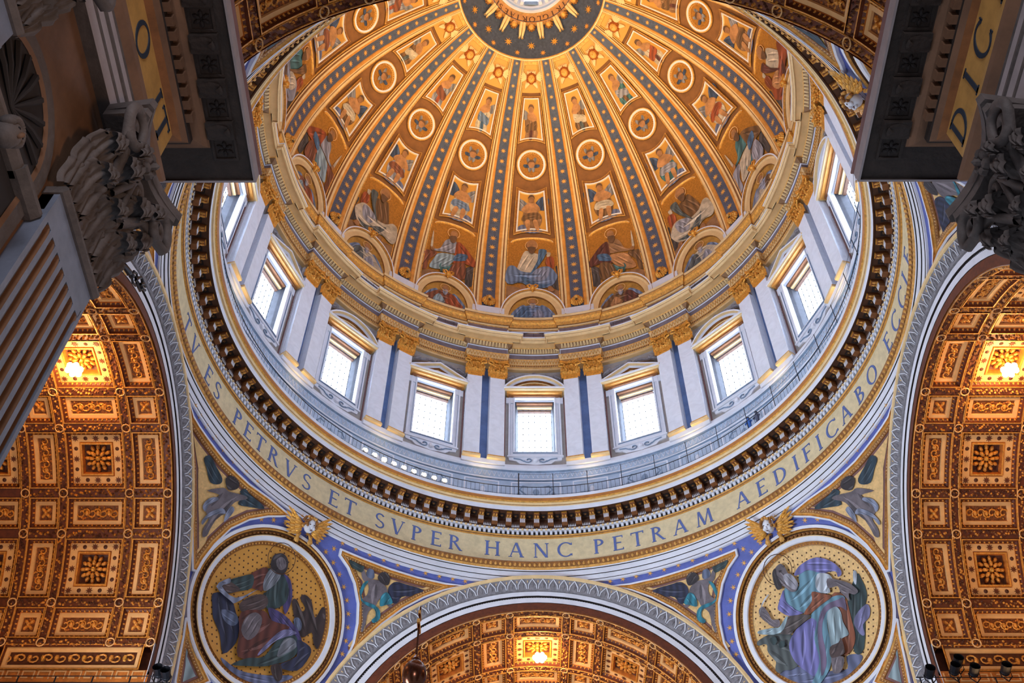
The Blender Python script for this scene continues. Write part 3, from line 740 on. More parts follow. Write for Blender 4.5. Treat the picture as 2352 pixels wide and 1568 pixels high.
def get_coffer(nx, ny, kind):
    k = (round(nx, 2), round(ny, 1), kind)
    if k not in CM:
        body, subs = coffer_meshes(nx, ny, kind)
        ob = body[0].build('coffer'); so = [s_[0].build(s_[1], ob) for s_ in subs]
        CM[k] = (ob, so, True)
        return ob, so, True
    ob, so, _ = CM[k]; return ob, so, False
def vault(name, label, xb, dirz, far=36.):
    # dirz: rotation (deg, clockwise) of the canonical +Y vault
    root = empty(name, (0, 0, ZS), -RAD(dirz), kind='structure', label=label)
    M = Mbarrel(); b = MB(); xs = [21.3]+list(xb)
    th = np.linspace(-6, 186, 49); X = np.array([21.3, 21.38, far+5])
    P = np.stack([M(np.stack([np.full(49, x), np.where(np.abs(th-90) > 90, th, th), np.full(49, -.62 if x > 21.35 else 0.)], 1)) for x in X], 1); b.grid(P, M_vred)
    for s in ((-1, 1) if dirz != 180 else ()): b.add([(s*AR, 21.3, ZS-6), (s*AR, far+5, ZS-6), (s*AR, far+5, ZS+.4), (s*AR, 21.3, ZS+.4)], [(0, 1, 2, 3)], M_vorange)
    b.add([(-15, far+5, ZS-6), (15, far+5, ZS-6), (15, far+5, ZS+14), (-15, far+5, ZS+14)], [(0, 1, 2, 3)], M_vred)
    o_ = (0, 0, ZS); b.build('vault_shell', root, o_)
    b = MB()                           # rib bands
    def band(x0, x1, a0, a1, n):
        X, A = np.meshgrid([x0, x1], np.linspace(a0, a1, n+1), indexing='ij')
        b.grid(M(np.stack([X.ravel(), A.ravel(), 0*X.ravel()], 1)).reshape(2, n+1, 3), M_vred)
        for xx in (x0, x1): b.grid(M(np.stack([np.full(2*(n+1), xx), np.repeat(np.linspace(a0, a1, n+1), 2), np.tile([0, -.6], n+1)], 1)).reshape(n+1, 2, 3), M_vorange)
        for xx in (x0+.04, x1-.04): b.tube(M(np.stack([np.full(n+1, xx), np.linspace(a0, a1, n+1), np.full(n+1, .03)], 1)), .035, M_vgold, 4)
    hd = math.degrees(HR/AR)
    for x in xb: band(x-HR, x+HR, 11, 169, 40)
    for a in AB:
        band(xb[0], xb[-1], a-hd, a+hd, 1)
    b.build('vault_ribs', root, o_)
    b = MB(); rng = random.Random(3)   # garlands of fruit on the ribs, ring bosses at the crossings
    for x in xb[:4]:
        for i in range(400):
            a = 11+158*i/400; b.blob(lambda A: M(np.stack([A[:, 0], A[:, 1]/AR*57.2958, A[:, 2]], 1)), x+rng.uniform(-.19, .19), RAD(a)*AR, .085, .085, .12, rng.choice((M_fruit, M_vgold, M_vdark)), n=5, rings=1)
    for a in AB:
        for i in range(int((xb[3]-xb[0])/.075)):
            b.blob(lambda A: M(np.stack([A[:, 0], A[:, 1]/AR*57.2958, A[:, 2]], 1)), xb[0]+.075*i, RAD(a)*AR+rng.uniform(-.18, .18), .085, .085, .12, rng.choice((M_fruit, M_vgold, M_vdark)), n=5, rings=1)
    b.build('fruit_garlands', root, o_, kind='stuff')
    ma = lambda A: M(np.stack([A[:, 0], A[:, 1]/AR*57.2958, A[:, 2]], 1))
    for x in xb[:4]:
        for a in AB:
            b = MB(); b.tube([(x+.24*math.cos(t), RAD(a)*AR+.24*math.sin(t), .08) for t in np.linspace(0, 2*PI, 13)[:-1]], .04, M_vcream, 4, ma, closed=True); b.blob(ma, x, RAD(a)*AR, .17, .17, .12, M_vdark, n=8, rings=1); b.build('ring_boss', root, o_)
    for i in range(len(xb)-1):
        nx = xb[i+1]-xb[i]; xc = (xb[i+1]+xb[i])/2
        for j in range(len(AB)-1):
            ny = rad_m(AB[j+1]-AB[j]); ac = (AB[j]+AB[j+1])/2; wide = nx > 3 and ny > 3; ny = 3.9 if ny > 3 else 2.33
            nx_ = 3.85 if nx > 3 else 2.22
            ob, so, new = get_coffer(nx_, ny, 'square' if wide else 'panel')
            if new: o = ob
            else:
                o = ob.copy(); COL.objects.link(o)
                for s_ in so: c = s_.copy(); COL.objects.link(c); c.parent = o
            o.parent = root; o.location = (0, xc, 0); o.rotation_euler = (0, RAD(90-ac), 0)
    # long panel above the cornice and meander band, both sides
    for s in (0, 1):
        for xa, xb_ in ((xb[0]-.0, xb[3]), (xb[3], xb[-1])):
            L, H = (xb_-xa)/2-HR, .78; b = MB(); a0 = 6.9 if s == 0 else 173.1
            mm = lambda A: M(np.stack([A[:, 0]+(xa+xb_)/2, a0+A[:, 1]/AR*57.2958, A[:, 2]], 1))
            R = [(-L, -H), (-L/2, -H), (0, -H), (L/2, -H), (L, -H), (L, H), (L/2, H), (0, H), (-L/2, H), (-L, H)]
            b.sweep(mm, R, [(0, .05), (.06, .05), (.1, -.1), (.16, -.05), (.34, -.05), (.38, -.2)], [M_vgold, M_vred, M_vgold, M_vcream, M_vcream], closed=True)
            b.slab(mm, -L+.38, L-.38, -H+.38, H-.38, -.2, -.201, M_vdark)
            for k in range(int(L*2/.75)):
                x = -L+.7+k*.75; t = np.linspace(.3, 6, 10); b.tube([(x+.3*math.cos(u)*(.2+u/7), (.26 if k % 2 else -.26)*math.sin(u)*(.2+u/7), -.12) for u in t], .05, M_vgold, 4, mm)
                b.blob(mm, x+.3, .05, .14, .22, .14, M_gold2 if k % 3 == 0 else M_vgold, n=6, d=-.2)
            b.build('scroll_panel', root, o_)
        b = MB(); a0 = 1.6 if s == 0 else 178.4
        mm = lambda A: M(np.stack([A[:, 0], a0+A[:, 1]/AR*57.2958, A[:, 2]], 1))
        b.slab(mm, 21.4, far, -.34, .34, -.3, 0, M_vorange)
        x = 21.6
        while x < 31:
            b.sweep(mm, [(x, -.22), (x, .22), (x+.55, .22), (x+.55, -.1), (x+.25, -.1)], [(0, 0), (0, .04), (.07, .04), (.07, 0)], M_vcream); x += .85
        b.build('meander_band', root, o_)
    return root
V_far = vault('ceiling_vault_far', 'golden coffered vault seen in the bottom middle', XB, 0)
V_right = vault('ceiling_vault_right', 'golden coffered vault on the right with a hanging lamp', XB, 90)
V_left = vault('ceiling_vault_left', 'golden coffered vault on the left with a hanging lamp', XB, -90)
V_near = vault('ceiling_vault_near', 'dark coffered vault overhead at the top corners', XB[:5]+[36.0], 180, 40)
index_children()
for ang, lb in ((90, 'white archivolt with grey leaf moulding framing the right coffered vault'), (-90, 'white archivolt with grey leaf moulding framing the left coffered vault'), (180, 'archivolt of the near vault seen from behind at the top of the picture')):
    rot_copy(arch0, ang, lb)
# ---- outlines of the flat mosaic inlays, in metres on their own surface
ART = {}
ART['EVR']=[('cloudblue',[(-3.74,-2.35),(-2.74,-2.21),(-2.0,-2.74),(-1.56,-3.31),(-0.44,-3.58),(0.58,-3.93),(0.8,-3.23),(1.44,-3.36),(1.8,-3.66),(1.53,-3.96),(0.88,-4.2),(0.37,-4.45),(-0.37,-4.6),(-1.31,-4.42),(-2.45,-3.91),(-3.16,-3.29),(-3.5,-2.77)]),('darkgreen',[(2.61,0.09),(3.67,0.93),(3.79,0.35),(3.77,-0.15),(3.62,-0.64),(3.17,-1.23),(2.09,-3.31),(1.41,-3.28),(1.7,-1.86),(2.03,-0.76)]),('white',[(3.54,1.17),(3.7,0.98),(3.31,0.36),(3.25,0.65)]),('lavender',[(2.42,-1.28),(3.35,-1.01),(3.48,-1.39),(3.19,-1.81),(2.63,-2.02),(2.5,-2.58),(2.25,-2.51),(2.09,-1.8)]),('rust',[(1.47,0.56),(2.27,0.14),(2.06,-1.41),(1.81,-2.54),(1.12,-3.14),(0.34,-3.01),(-0.03,-2.59),(0.67,-1.35)]),('greygreen',[(-4.38,0.12),(-3.86,0.22),(-3.19,0.17),(-2.0,-0.44),(-1.86,-1.09),(-2.32,-1.83),(-2.24,-2.31),(-2.83,-2.43),(-3.31,-2.28),(-3.66,-2.32),(-3.96,-2.06),(-3.61,-1.51),(-3.79,-1.11),(-3.89,-0.68),(-3.79,-0.27),(-4.34,-0.12)]),('violet',[(-0.16,-0.11),(-0.86,-0.09),(-1.65,-0.29),(-2.28,-0.76),(-2.51,-1.3),(-2.43,-2.1),(-2.04,-2.84),(-1.48,-3.47),(-0.82,-2.52),(-0.71,-1.31),(-0.18,-0.61)]),('teal',[(-0.36,0.06),(0.57,0.37),(1.56,0.44),(2.21,0.17),(2.11,-0.17),(0.94,-0.2),(0.45,-0.92),(0.2,-2.07),(-0.08,-2.87),(-0.55,-3.52),(-1.51,-4.08),(-1.97,-3.88),(-0.93,-2.79),(-0.71,-1.31),(-0.11,-0.45)]),('mauve',[(0.92,0.19),(1.82,0.11),(2.22,0.04),(2.03,-0.76),(1.73,-0.35),(0.96,-0.15),(0.34,-0.55),(-0.08,-1.3),(-0.31,-2.45),(-0.64,-3.24),(-1.14,-3.63),(-0.77,-2.55),(-0.44,-1.32),(0.21,-0.23)]),('aqua',[(0.94,-0.2),(1.5,-0.23),(1.63,-0.69),(1.5,-1.25),(1.55,-2.1),(1.01,-2.15),(0.35,-2.52),(0.15,-2.35),(0.39,-1.34),(0.62,-0.56)]),('teal',[(-1.14,2.41),(-0.22,2.07),(0.11,2.7),(0.83,2.66),(1.55,2.08),(0.94,1.35),(0.98,0.74),(-0.1,0.31),(-0.63,0.39),(-1.26,1.15),(-1.46,1.77)]),('rust',[(0.43,1.35),(1.06,0.89),(1.5,0.47),(0.63,0.34),(-0.45,0.17),(-0.61,0.44),(0.16,0.83)]),('violet',[(-0.17,2.85),(0.37,3.17),(1.29,3.21),(1.97,2.95),(2.58,2.31),(2.84,1.71),(2.78,1.35),(2.47,1.32),(2.47,1.72),(1.55,2.08),(0.84,2.68),(0.11,2.7)]),('violet',[(-1.25,2.33),(-1.45,1.64),(-1.11,0.88),(-0.69,0.41),(-1.63,0.68),(-2.08,1.22),(-2.12,1.5),(-1.75,1.91)]),('white',[(1.29,2.15),(1.98,1.78),(2.07,1.28),(1.68,1.23),(1.55,0.71),(0.97,1.01),(0.82,1.48)]),('greyflesh',[(1.78,1.56),(2.39,1.17),(3.02,0.57),(3.32,-0.1),(2.98,-0.18),(2.67,0.06),(2.51,-0.38),(2.36,0.03),(2.2,0.43),(2.19,0.82),(1.57,1.02)]),('greyflesh',[(-3.36,1.89),(-2.99,1.99),(-2.82,1.44),(-2.77,0.96),(-2.36,0.76),(-2.48,0.36),(-2.9,0.5),(-3.19,0.96),(-3.41,1.39)]),('white',[(-2.28,2.5),(-2.5,2.48),(-3.03,2.14),(-3.61,1.35),(-3.16,1.93),(-2.67,2.29)]),('olive',[(-1.77,0.68),(-0.28,0.08),(-0.88,-0.14),(-1.65,-0.29),(-2.0,-0.44),(-2.61,-0.09),(-2.11,0.25)]),('aqua',[(-3.87,0.68),(-2.87,0.42),(-2.5,0.31),(-1.83,0.71),(-1.79,0.56),(-2.6,-0.07),(-3.9,0.44)]),('greyflesh',[(-1.39,3.6),(-1.05,3.83),(-0.64,3.89),(-0.47,3.53),(-0.46,3.13),(-0.2,2.66),(-0.16,2.18),(-0.47,1.87),(-0.84,1.99),(-1.14,2.54),(-1.43,2.82),(-1.55,3.15)]),('beard',[(-0.84,3.12),(-0.32,2.99),(-0.14,2.23),(-0.5,1.95),(-0.88,2.48)]),('darkhair',[(-1.42,3.62),(-1.1,3.79),(-1.21,3.38),(-1.2,2.84),(-1.25,2.46),(-1.6,2.5),(-1.61,3.04)]),('darkhair',[(-0.94,3.54),(-0.76,3.48),(-0.84,3.39),(-0.97,3.42)]),('greyflesh',[(0.04,-2.93),(0.72,-3.26),(0.6,-3.7),(0.18,-4.05),(-0.24,-3.92),(-0.18,-3.45)]),('darkflesh',[(0.15,-2.35),(0.78,-2.35),(1.06,-2.17),(0.95,-3.06),(0.44,-3.12),(-0.04,-2.95)]),('darkgreen',[(-3.39,-0.13),(-2.99,-0.18),(-2.99,-0.5),(-3.32,-0.61)]),('darkgreen',[(-2.9,-0.61),(-2.51,-0.66),(-2.65,-0.98),(-2.98,-0.96)])]
ART['EVL']=[('cloudblue',[(-1.66,-3.74),(-0.23,-3.91),(1.54,-3.42),(2.99,-2.77),(3.57,-3.07),(2.94,-4.0),(1.7,-4.55),(0.26,-4.56),(-1.13,-4.13)]),('darkblue',[(-3.79,-0.54),(-2.7,-0.07),(-1.8,-0.83),(-1.3,-1.36),(-1.06,-2.46),(-1.63,-3.5),(-2.3,-2.53),(-3.13,-1.85),(-3.53,-1.18)]),('slate',[(-2.82,-1.14),(-1.9,-0.88),(-1.43,-1.2),(-1.67,-1.66),(-2.32,-1.65)]),('darkbrown',[(1.43,1.59),(1.7,1.84),(2.32,1.33),(2.44,1.62),(1.86,2.04),(2.08,2.38),(2.68,2.2),(3.32,1.34),(3.48,2.12),(3.83,2.17),(4.19,1.05),(4.28,-0.4),(3.82,-0.15),(3.48,0.38),(2.97,-0.19),(2.15,0.56)]),('slate',[(2.01,0.61),(2.28,0.85),(2.65,0.57),(2.71,0.14),(2.36,0.09)]),('violetdark',[(0.07,2.76),(0.73,2.75),(1.34,1.78),(1.36,0.64),(0.81,1.28)]),('darkgreen',[(-1.06,2.64),(0.02,2.86),(0.91,2.14),(1.0,1.15),(0.09,0.35),(-0.62,1.02),(-0.45,1.46)]),('darkred',[(-1.96,1.81),(-1.09,2.68),(-0.55,1.4),(-1.53,1.01),(-2.03,1.2)]),('darkgreen',[(-3.54,0.27),(-2.59,1.24),(-1.8,1.78),(-1.53,1.01),(-2.27,0.39),(-2.95,-0.09)]),('darkflesh',[(-3.5,0.18),(-3.17,0.59),(-2.66,0.63),(-2.21,0.53),(-2.64,0.08),(-3.1,-0.05)]),('greybeard',[(-0.97,2.46),(-0.59,3.0),(-0.04,2.71),(-0.17,1.94),(-0.61,1.26),(-0.94,1.66)]),('darkhair',[(-1.05,2.99),(-1.1,3.56),(-0.59,3.97),(-0.04,3.76),(0.18,3.17),(-0.04,2.71),(-0.57,2.72),(-0.85,2.75)]),('greyflesh',[(-0.79,3.37),(-0.58,3.72),(-0.22,3.67),(0.03,3.33),(-0.18,2.98),(-0.54,3.03)]),('slatelight',[(-3.87,-0.13),(-3.27,0.76),(-3.08,0.53),(-3.5,0.07),(-2.3,-0.08),(-1.17,1.08),(-1.39,0.74),(-2.16,-0.35),(-2.52,-0.42)]),('darkflesh',[(-1.91,-0.33),(-1.41,0.5),(-0.62,1.02),(-0.13,0.81),(-0.22,0.2),(-1.01,-0.31),(-1.49,-0.67)]),('violetdark',[(0.05,0.45),(1.15,0.54),(2.03,0.28),(2.69,-0.1),(3.21,-0.77),(2.87,-1.15),(1.61,-0.49),(0.6,-0.19)]),('darkred',[(-1.59,-0.72),(-0.18,0.11),(0.6,-0.19),(1.9,-0.01),(1.31,-0.97),(0.63,-2.63),(-0.72,-3.28),(-1.16,-1.95)]),('greyflesh',[(-1.15,-0.83),(-0.66,-0.25),(-0.07,-0.41),(-0.01,-1.39),(-0.48,-2.06),(-1.13,-1.72)]),('darkgreen',[(-0.96,-3.94),(-0.06,-3.07),(0.94,-2.49),(1.39,-1.16),(1.86,-0.49),(2.56,-0.39),(2.97,-1.1),(2.67,-1.91),(1.36,-2.95),(0.12,-3.53)]),('greybeard',[(1.81,-0.96),(2.39,-0.58),(2.79,-0.96),(2.32,-1.62),(1.77,-2.1)]),('lavender',[(1.23,-0.78),(1.76,-0.25),(2.48,-0.2),(1.39,-1.16),(0.83,-2.21),(0.51,-2.64),(0.58,-2.21)]),('darkblue',[(2.64,-0.58),(3.62,-0.58),(3.84,-1.16),(3.34,-2.39),(1.99,-2.67),(3.01,-1.53)]),('darkbrown',[(1.57,-2.86),(2.16,-2.48),(2.54,-3.19),(2.32,-3.58),(1.89,-3.37)])]
ART['T1O']=[(-12.32,7.97),(-11.35,7.51),(-10.55,7.32),(-9.63,7.14),(-8.54,6.94),(-7.49,6.75),(-6.27,6.64),(-5.09,6.54),(-3.12,6.55),(-1.16,6.37),(-1.89,5.9),(-2.71,5.43),(-3.76,4.59),(-4.64,3.45),(-5.18,2.03),(-5.43,0.86),(-5.51,-0.08),(-5.87,-0.15),(-7.35,2.17),(-9.38,4.85)]
ART['T1']=[('darkteal',[(-8.91,5.97),(-8.61,6.37),(-7.86,6.1),(-6.96,5.73),(-6.93,5.34),(-7.58,5.06),(-8.3,5.55)]),('darkteal',[(-5.37,5.76),(-5.12,6.11),(-4.54,5.99),(-3.51,5.92),(-3.23,5.74),(-4.11,5.36),(-5.02,5.02),(-5.05,5.54)]),('greyflesh',[(-7.51,4.51),(-6.56,5.3),(-6.07,5.33),(-5.0,5.71),(-4.64,5.66),(-5.24,5.1),(-5.43,4.65),(-5.52,4.06),(-5.86,3.59),(-5.96,2.75),(-5.95,2.23),(-6.21,2.01),(-6.42,2.47),(-6.38,3.15),(-6.93,3.47),(-6.84,4.05),(-6.52,4.79)]),('darkhair',[(-6.78,5.84),(-6.42,6.27),(-5.77,6.19),(-5.65,5.79),(-6.2,5.39)]),('slatelight',[(-7.24,3.55),(-7.15,4.13),(-6.69,4.55),(-6.47,4.48),(-6.89,3.89),(-6.87,3.38)]),('slatelight',[(-6.79,2.77),(-6.6,3.47),(-5.95,4.2),(-5.52,4.06),(-5.87,3.85),(-6.45,3.24),(-6.61,2.62)]),('slatelight',[(-5.43,4.65),(-5.09,4.58),(-5.16,4.01),(-5.35,3.56),(-5.52,4.06)])]
ART['T2O']=[(2.95,6.19),(4.56,6.34),(6.69,6.54),(8.75,6.82),(10.74,7.21),(12.07,7.58),(10.86,6.67),(9.79,5.68),(8.73,4.4),(7.78,2.86),(7.08,1.44),(6.55,-0.19),(6.23,-0.11),(6.32,0.92),(6.09,2.22),(5.63,3.43),(4.86,4.51),(4.01,5.24),(3.08,5.71)]
ART['T2']=[('darkblue',[(7.23,5.51),(7.54,5.91),(8.25,6.02),(9.16,6.15),(9.63,6.04),(9.13,5.72),(8.85,5.39),(8.31,5.15),(8.14,4.55),(7.61,4.53),(7.25,5.1)]),('slate',[(5.34,5.57),(5.46,5.99),(5.79,5.89),(6.0,5.46),(5.64,5.29)]),('greyflesh',[(4.99,5.5),(5.12,5.67),(5.51,5.34),(6.04,5.38),(6.44,5.46),(7.09,5.23),(7.45,4.67),(7.94,4.26),(7.67,4.14),(7.09,4.5),(6.89,4.21),(6.86,3.79),(6.56,3.24),(6.67,2.48),(6.7,1.88),(6.53,1.91),(6.35,2.74),(5.79,3.3),(5.64,3.64),(6.02,4.23),(5.84,4.87),(5.32,5.04)]),('darkhair',[(6.22,5.57),(6.28,6.01),(6.64,6.18),(7.03,5.94),(7.1,5.45),(6.7,5.37)]),('brightteal',[(5.53,3.9),(5.44,4.78),(5.72,5.12),(5.65,4.57),(5.78,3.81),(6.74,3.83),(7.24,3.65),(7.46,3.13),(7.21,2.71),(6.96,2.81),(7.12,3.18),(6.85,3.57),(6.2,3.59)]),('brightteal',[(6.96,4.55),(7.2,4.97),(7.63,4.74),(7.87,4.44),(7.54,4.19),(7.13,3.91)]),('darkgreen',[(3.84,5.78),(4.26,5.83),(4.82,5.84),(5.04,5.84),(5.03,5.42),(4.59,5.41),(4.23,5.45)])]
ART['T3O']=[(-4.85,-2.75),(-4.33,-3.39),(-3.55,-4.14),(-2.69,-4.84),(-1.84,-5.5),(-3.51,-7.21),(-4.2,-6.67),(-4.42,-5.44),(-4.7,-3.88),(-4.99,-2.88)]
ART['APA']=[('tan',[(-2.66,4.1),(-1.32,4.09),(-0.39,3.44),(1.0,3.6),(2.68,3.6),(2.71,2.71),(1.91,2.81),(0.54,3.44),(-1.32,3.04),(-2.64,2.52)]),('darkslate',[(2.23,6.89),(2.76,6.49),(2.74,3.59),(1.82,4.23),(2.38,5.37)]),('main2',[(-1.44,6.8),(-0.84,8.79),(-0.36,9.05),(0.59,8.64),(0.89,8.95),(0.46,7.02),(-0.14,6.03),(-0.73,6.18),(-1.08,5.99),(-1.55,6.29)]),('skin',[(-1.67,6.61),(-1.32,6.31),(-1.41,5.46),(-1.67,5.77)]),('page',[(1.13,8.86),(1.79,8.73),(1.66,8.18),(1.42,8.28),(1.43,8.6),(1.19,8.62)]),('red',[(1.42,8.12),(2.08,8.05),(2.05,6.58),(1.29,7.15)]),('main',[(-2.61,5.15),(-2.39,6.69),(-1.79,7.01),(-1.08,6.33),(0.1,6.2),(0.81,6.85),(1.64,6.87),(2.21,6.06),(2.38,5.37),(1.82,4.23),(0.77,3.96),(-0.38,4.32),(-1.2,4.79),(-1.9,4.47),(-2.37,4.5)]),('mainhi',[(0.1,6.36),(0.81,6.76),(1.64,6.63),(1.38,5.3),(0.55,5.0),(0.09,5.69)]),('mainlo',[(-1.32,5.97),(-0.38,5.35),(0.78,4.48),(1.83,4.58),(0.77,3.96),(-0.5,4.31)]),('mainlo',[(0.72,9.2),(1.43,9.0),(1.06,7.82),(0.1,6.2),(-0.26,5.86),(0.46,7.51),(0.59,8.48)]),('skin',[(-0.54,9.75),(-0.36,10.23),(0.13,10.39),(0.48,9.91),(0.42,9.36),(0.12,8.97),(-0.36,9.2)]),('hair',[(-0.42,9.44),(0.36,9.44),(0.11,8.65),(-0.24,8.73)]),('skin',[(-1.14,4.28),(-0.73,4.3),(-0.68,3.61),(-1.2,3.4)]),('skin',[(1.47,4.0),(1.82,4.06),(2.04,3.42),(1.58,3.38)])]
ART['HA']=[(-0.06,9.73),(0.6,9.72)]
ART['APB']=[('tan',[(-2.83,2.75),(-1.93,3.78),(-0.47,4.08),(0.01,4.23),(-1.36,3.14),(-2.75,2.07)]),('darkslate',[(1.6,5.45),(2.03,5.95),(2.51,5.95),(2.71,3.75),(1.92,3.11),(1.68,4.61)]),('olive',[(1.71,5.49),(2.4,5.91),(2.52,5.26),(1.89,4.87)]),('main',[(-2.61,6.07),(-1.52,6.54),(-1.34,6.13),(-1.97,5.08),(-2.06,3.79),(-2.65,3.42),(-2.7,4.81)]),('main2',[(-1.75,6.76),(-1.09,7.12),(-0.75,8.29),(-0.19,8.81),(0.48,8.53),(0.41,7.17),(-0.44,6.94),(-1.04,6.72),(-1.65,6.56)]),('page',[(-2.08,7.24),(-2.08,8.9),(-1.97,8.63),(-1.83,6.88),(-2.02,6.86)]),('mainlo',[(0.46,8.68),(1.25,8.35),(2.12,7.34),(2.56,6.64),(2.51,5.95),(1.53,6.11),(0.33,5.78),(0.41,7.17)]),('mainhi',[(-1.51,5.52),(-1.12,6.42),(0.08,6.85),(0.61,6.58),(-0.08,5.06),(-0.63,4.43),(-1.84,4.1)]),('teal2',[(-0.9,4.64),(-0.08,5.06),(0.35,5.61),(-0.01,4.4),(-0.71,4.04),(-0.72,5.26)]),('blue2',[(0.35,6.13),(0.67,7.11),(1.63,7.33),(1.59,6.64),(1.02,6.25)]),('main',[(0.11,4.45),(0.47,5.67),(1.53,6.11),(1.72,4.1),(0.92,3.59),(0.39,4.06)]),('skin',[(-0.36,9.46),(-0.11,9.9),(0.3,9.76),(0.33,9.12),(-0.21,8.88)]),('hair',[(-0.38,9.04),(0.31,9.24),(0.24,8.43),(-0.13,8.34)]),('skin',[(-2.05,6.67),(-1.77,6.91),(-1.65,6.56),(-1.88,6.34)])]
ART['HB']=[(-0.04,9.61),(0.56,9.87)]
HALO_L = (-0.55, 3.61); HALO_R = (-1.00, 3.64)
ORD = ['', 'first', 'second', 'third', 'fourth', 'fifth', 'sixth']
def bayname(k):
    return 'central bay' if k == 0 else '%s bay %s of centre' % (ORD[abs(k)], 'left' if k < 0 else 'right')
# ---------------------------------------------------------------- windows of the drum
def make_window(arched, k):
    P0 = (0, 21.3, 62); root = empty('window_%d' % (k+6), P0, kind='structure', label='drum window with %s pediment, %s' % ('rounded' if arched else 'triangular', bayname(k)))
    M = Mflat(21.2); b = MB()
    R = lambda x0, y0, x1, y1: [(x0, y0), (x1, y0), (x1, y1), (x0, y1)]
    op = [(1.62, 62.8), (1.62, 69.2), (-1.62, 69.2), (-1.62, 62.8)]   # clockwise so offsets go outwards... left normal
    b.sweep(M, op, [(0, -.2), (0, .2), (-.12, .22), (-.14, .12), (-.34, .12), (-.36, .2), (-.5, .2), (-.52, 0)], [w, w, M_drumblue2, w, M_drumblue2, w, w], closed=True)
    for s in (-1, 1): b.slab(M, s*1.7, s*2.35, 68.6, 69.3, 0, .18, w)   # ears
    b.build('window_frame', root, P0)
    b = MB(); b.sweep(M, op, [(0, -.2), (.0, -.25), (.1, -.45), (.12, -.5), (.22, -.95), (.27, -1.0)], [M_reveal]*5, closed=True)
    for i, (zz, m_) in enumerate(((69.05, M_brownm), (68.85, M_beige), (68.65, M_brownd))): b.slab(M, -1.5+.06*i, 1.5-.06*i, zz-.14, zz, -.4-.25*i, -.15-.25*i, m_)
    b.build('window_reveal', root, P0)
    b = MB(); b.slab(M, -1.42, 1.42, 63, 70, -1.02, -1.0, M_glass); b.build('window_pane', root, P0)
    b = MB()
    for i in range(1, 6):              # five upright glazing bars, each with small knots
        b = MB(); x = -1.42+2.84*i/6; b.slab(M, x-.022, x+.022, 63, 70, -.98, -.94, M_iron)
        for j in range(1, 9): b.slab(M, x-.036, x+.036, 63+.75*j-.04, 63+.75*j+.04, -.97, -.92, M_iron)
        b.build('glazing_bar', root, P0)
    b = MB()
    for i in range(1, 9): b.slab(M, -1.42, 1.42, 63+.75*i-.008, 63+.75*i+.008, -.98, -.95, M_iron)
    b.build('cross_wires', root, P0)
    b = MB()                           # scrolled apron under the sill
    pts = [(-2.1, 62.25), (-2.05, 61.9), (-1.5, 61.8), (-1.2, 61.5), (-.6, 61.45), (0, 61.35), (.6, 61.45), (1.2, 61.5), (1.5, 61.8), (2.05, 61.9), (2.1, 62.25)]
    b.poly(M, pts, .14, w, 0, False, side=.14); b.slab(M, -2.2, 2.2, 62.2, 62.35, 0, .25, w)
    for s in (-1, 1):
        b.tube([(s*(.55+.28*math.cos(t)*(.3+t/6)), 61.85+.22*math.sin(t)*(.3+t/6), .2) for t in np.linspace(0, 6, 10)], .05, M_drumblue2, 5, M)
        b.tube([(s*.85, 61.7, .18), (s*1.2, 61.95, .18), (s*1.7, 62.05, .18)], .05, M_drumblue2, 5, M)
    b.blob(M, 0, 61.8, .24, .28, .3, w, n=8, d=.1); b.build('window_apron', root, P0)
    # hood
    b = MB(); y0 = 69.35
    b.slab(M, -2.15, 2.15, 69.3, y0+.1, 0, .35, M_brownm); b.slab(M, -2.3, 2.3, y0+.1, y0+.28, 0, .6, M_orange); b.slab(M, -2.5, 2.5, y0+.28, y0+.45, 0, .8, cr); b.slab(M, -2.55, 2.55, y0+.45, y0+.6, 0, .9, w)
    yb = y0+.6
    if arched:
        pth = [(2.55*math.sin(RAD(a))/math.sin(RAD(58)), yb+1.5*(math.cos(RAD(a))-math.cos(RAD(58)))/(1-math.cos(RAD(58)))) for a in np.linspace(-58, 58, 17)]
    else: pth = [(-2.6, yb), (0, yb+1.25), (2.6, yb)]
    b.sweep(M, pth, [(0, 0), (0, .9), (-.14, .9), (-.2, .68), (-.28, .5), (-.32, .3), (-.4, .26), (-.44, 0)], [cr, w, cr, w, M_goldd, cr, M_gold])
    inner = [(x*.88, max(yb, y-.3)) for x, y in pth]; b.poly(M, [(inner[0][0], yb)]+inner+[(inner[-1][0], yb)], .12, M_brown, 0, False)
    p2 = [(x*.6, yb+.08+(y-yb)*.42) for x, y in pth]; b.sweep(M, p2, [(0, .1), (0, .22), (-.12, .22), (-.12, .1)], M_gold)
    b.build('pediment', root, P0)
    b = MB()                           # grey winged garland carved above the hood
    yy = yb+(1.95 if arched else 1.75); M0 = M; M = lambda q: M0(q+np.array([0, .12, .3])); b.blob(M, 0, yy-.1, .3, .4, .3, M_relief, n=8)
    for s in (-1, 1):
        for i in range(7): b.blob(M, s*(.5+.17*i), yy-.1+.09*math.sin(i*.7)-.02*i, .3, .12, .16, M_relief, rot=s*(.6-.15*i), n=7)
        for i in range(6): b.blob(M, s*(1.75+.12*i), yy-.2-.08*i, .22, .2, .24, M_relief, rot=i, n=7)
    b.build('winged_garland', root, P0); return root
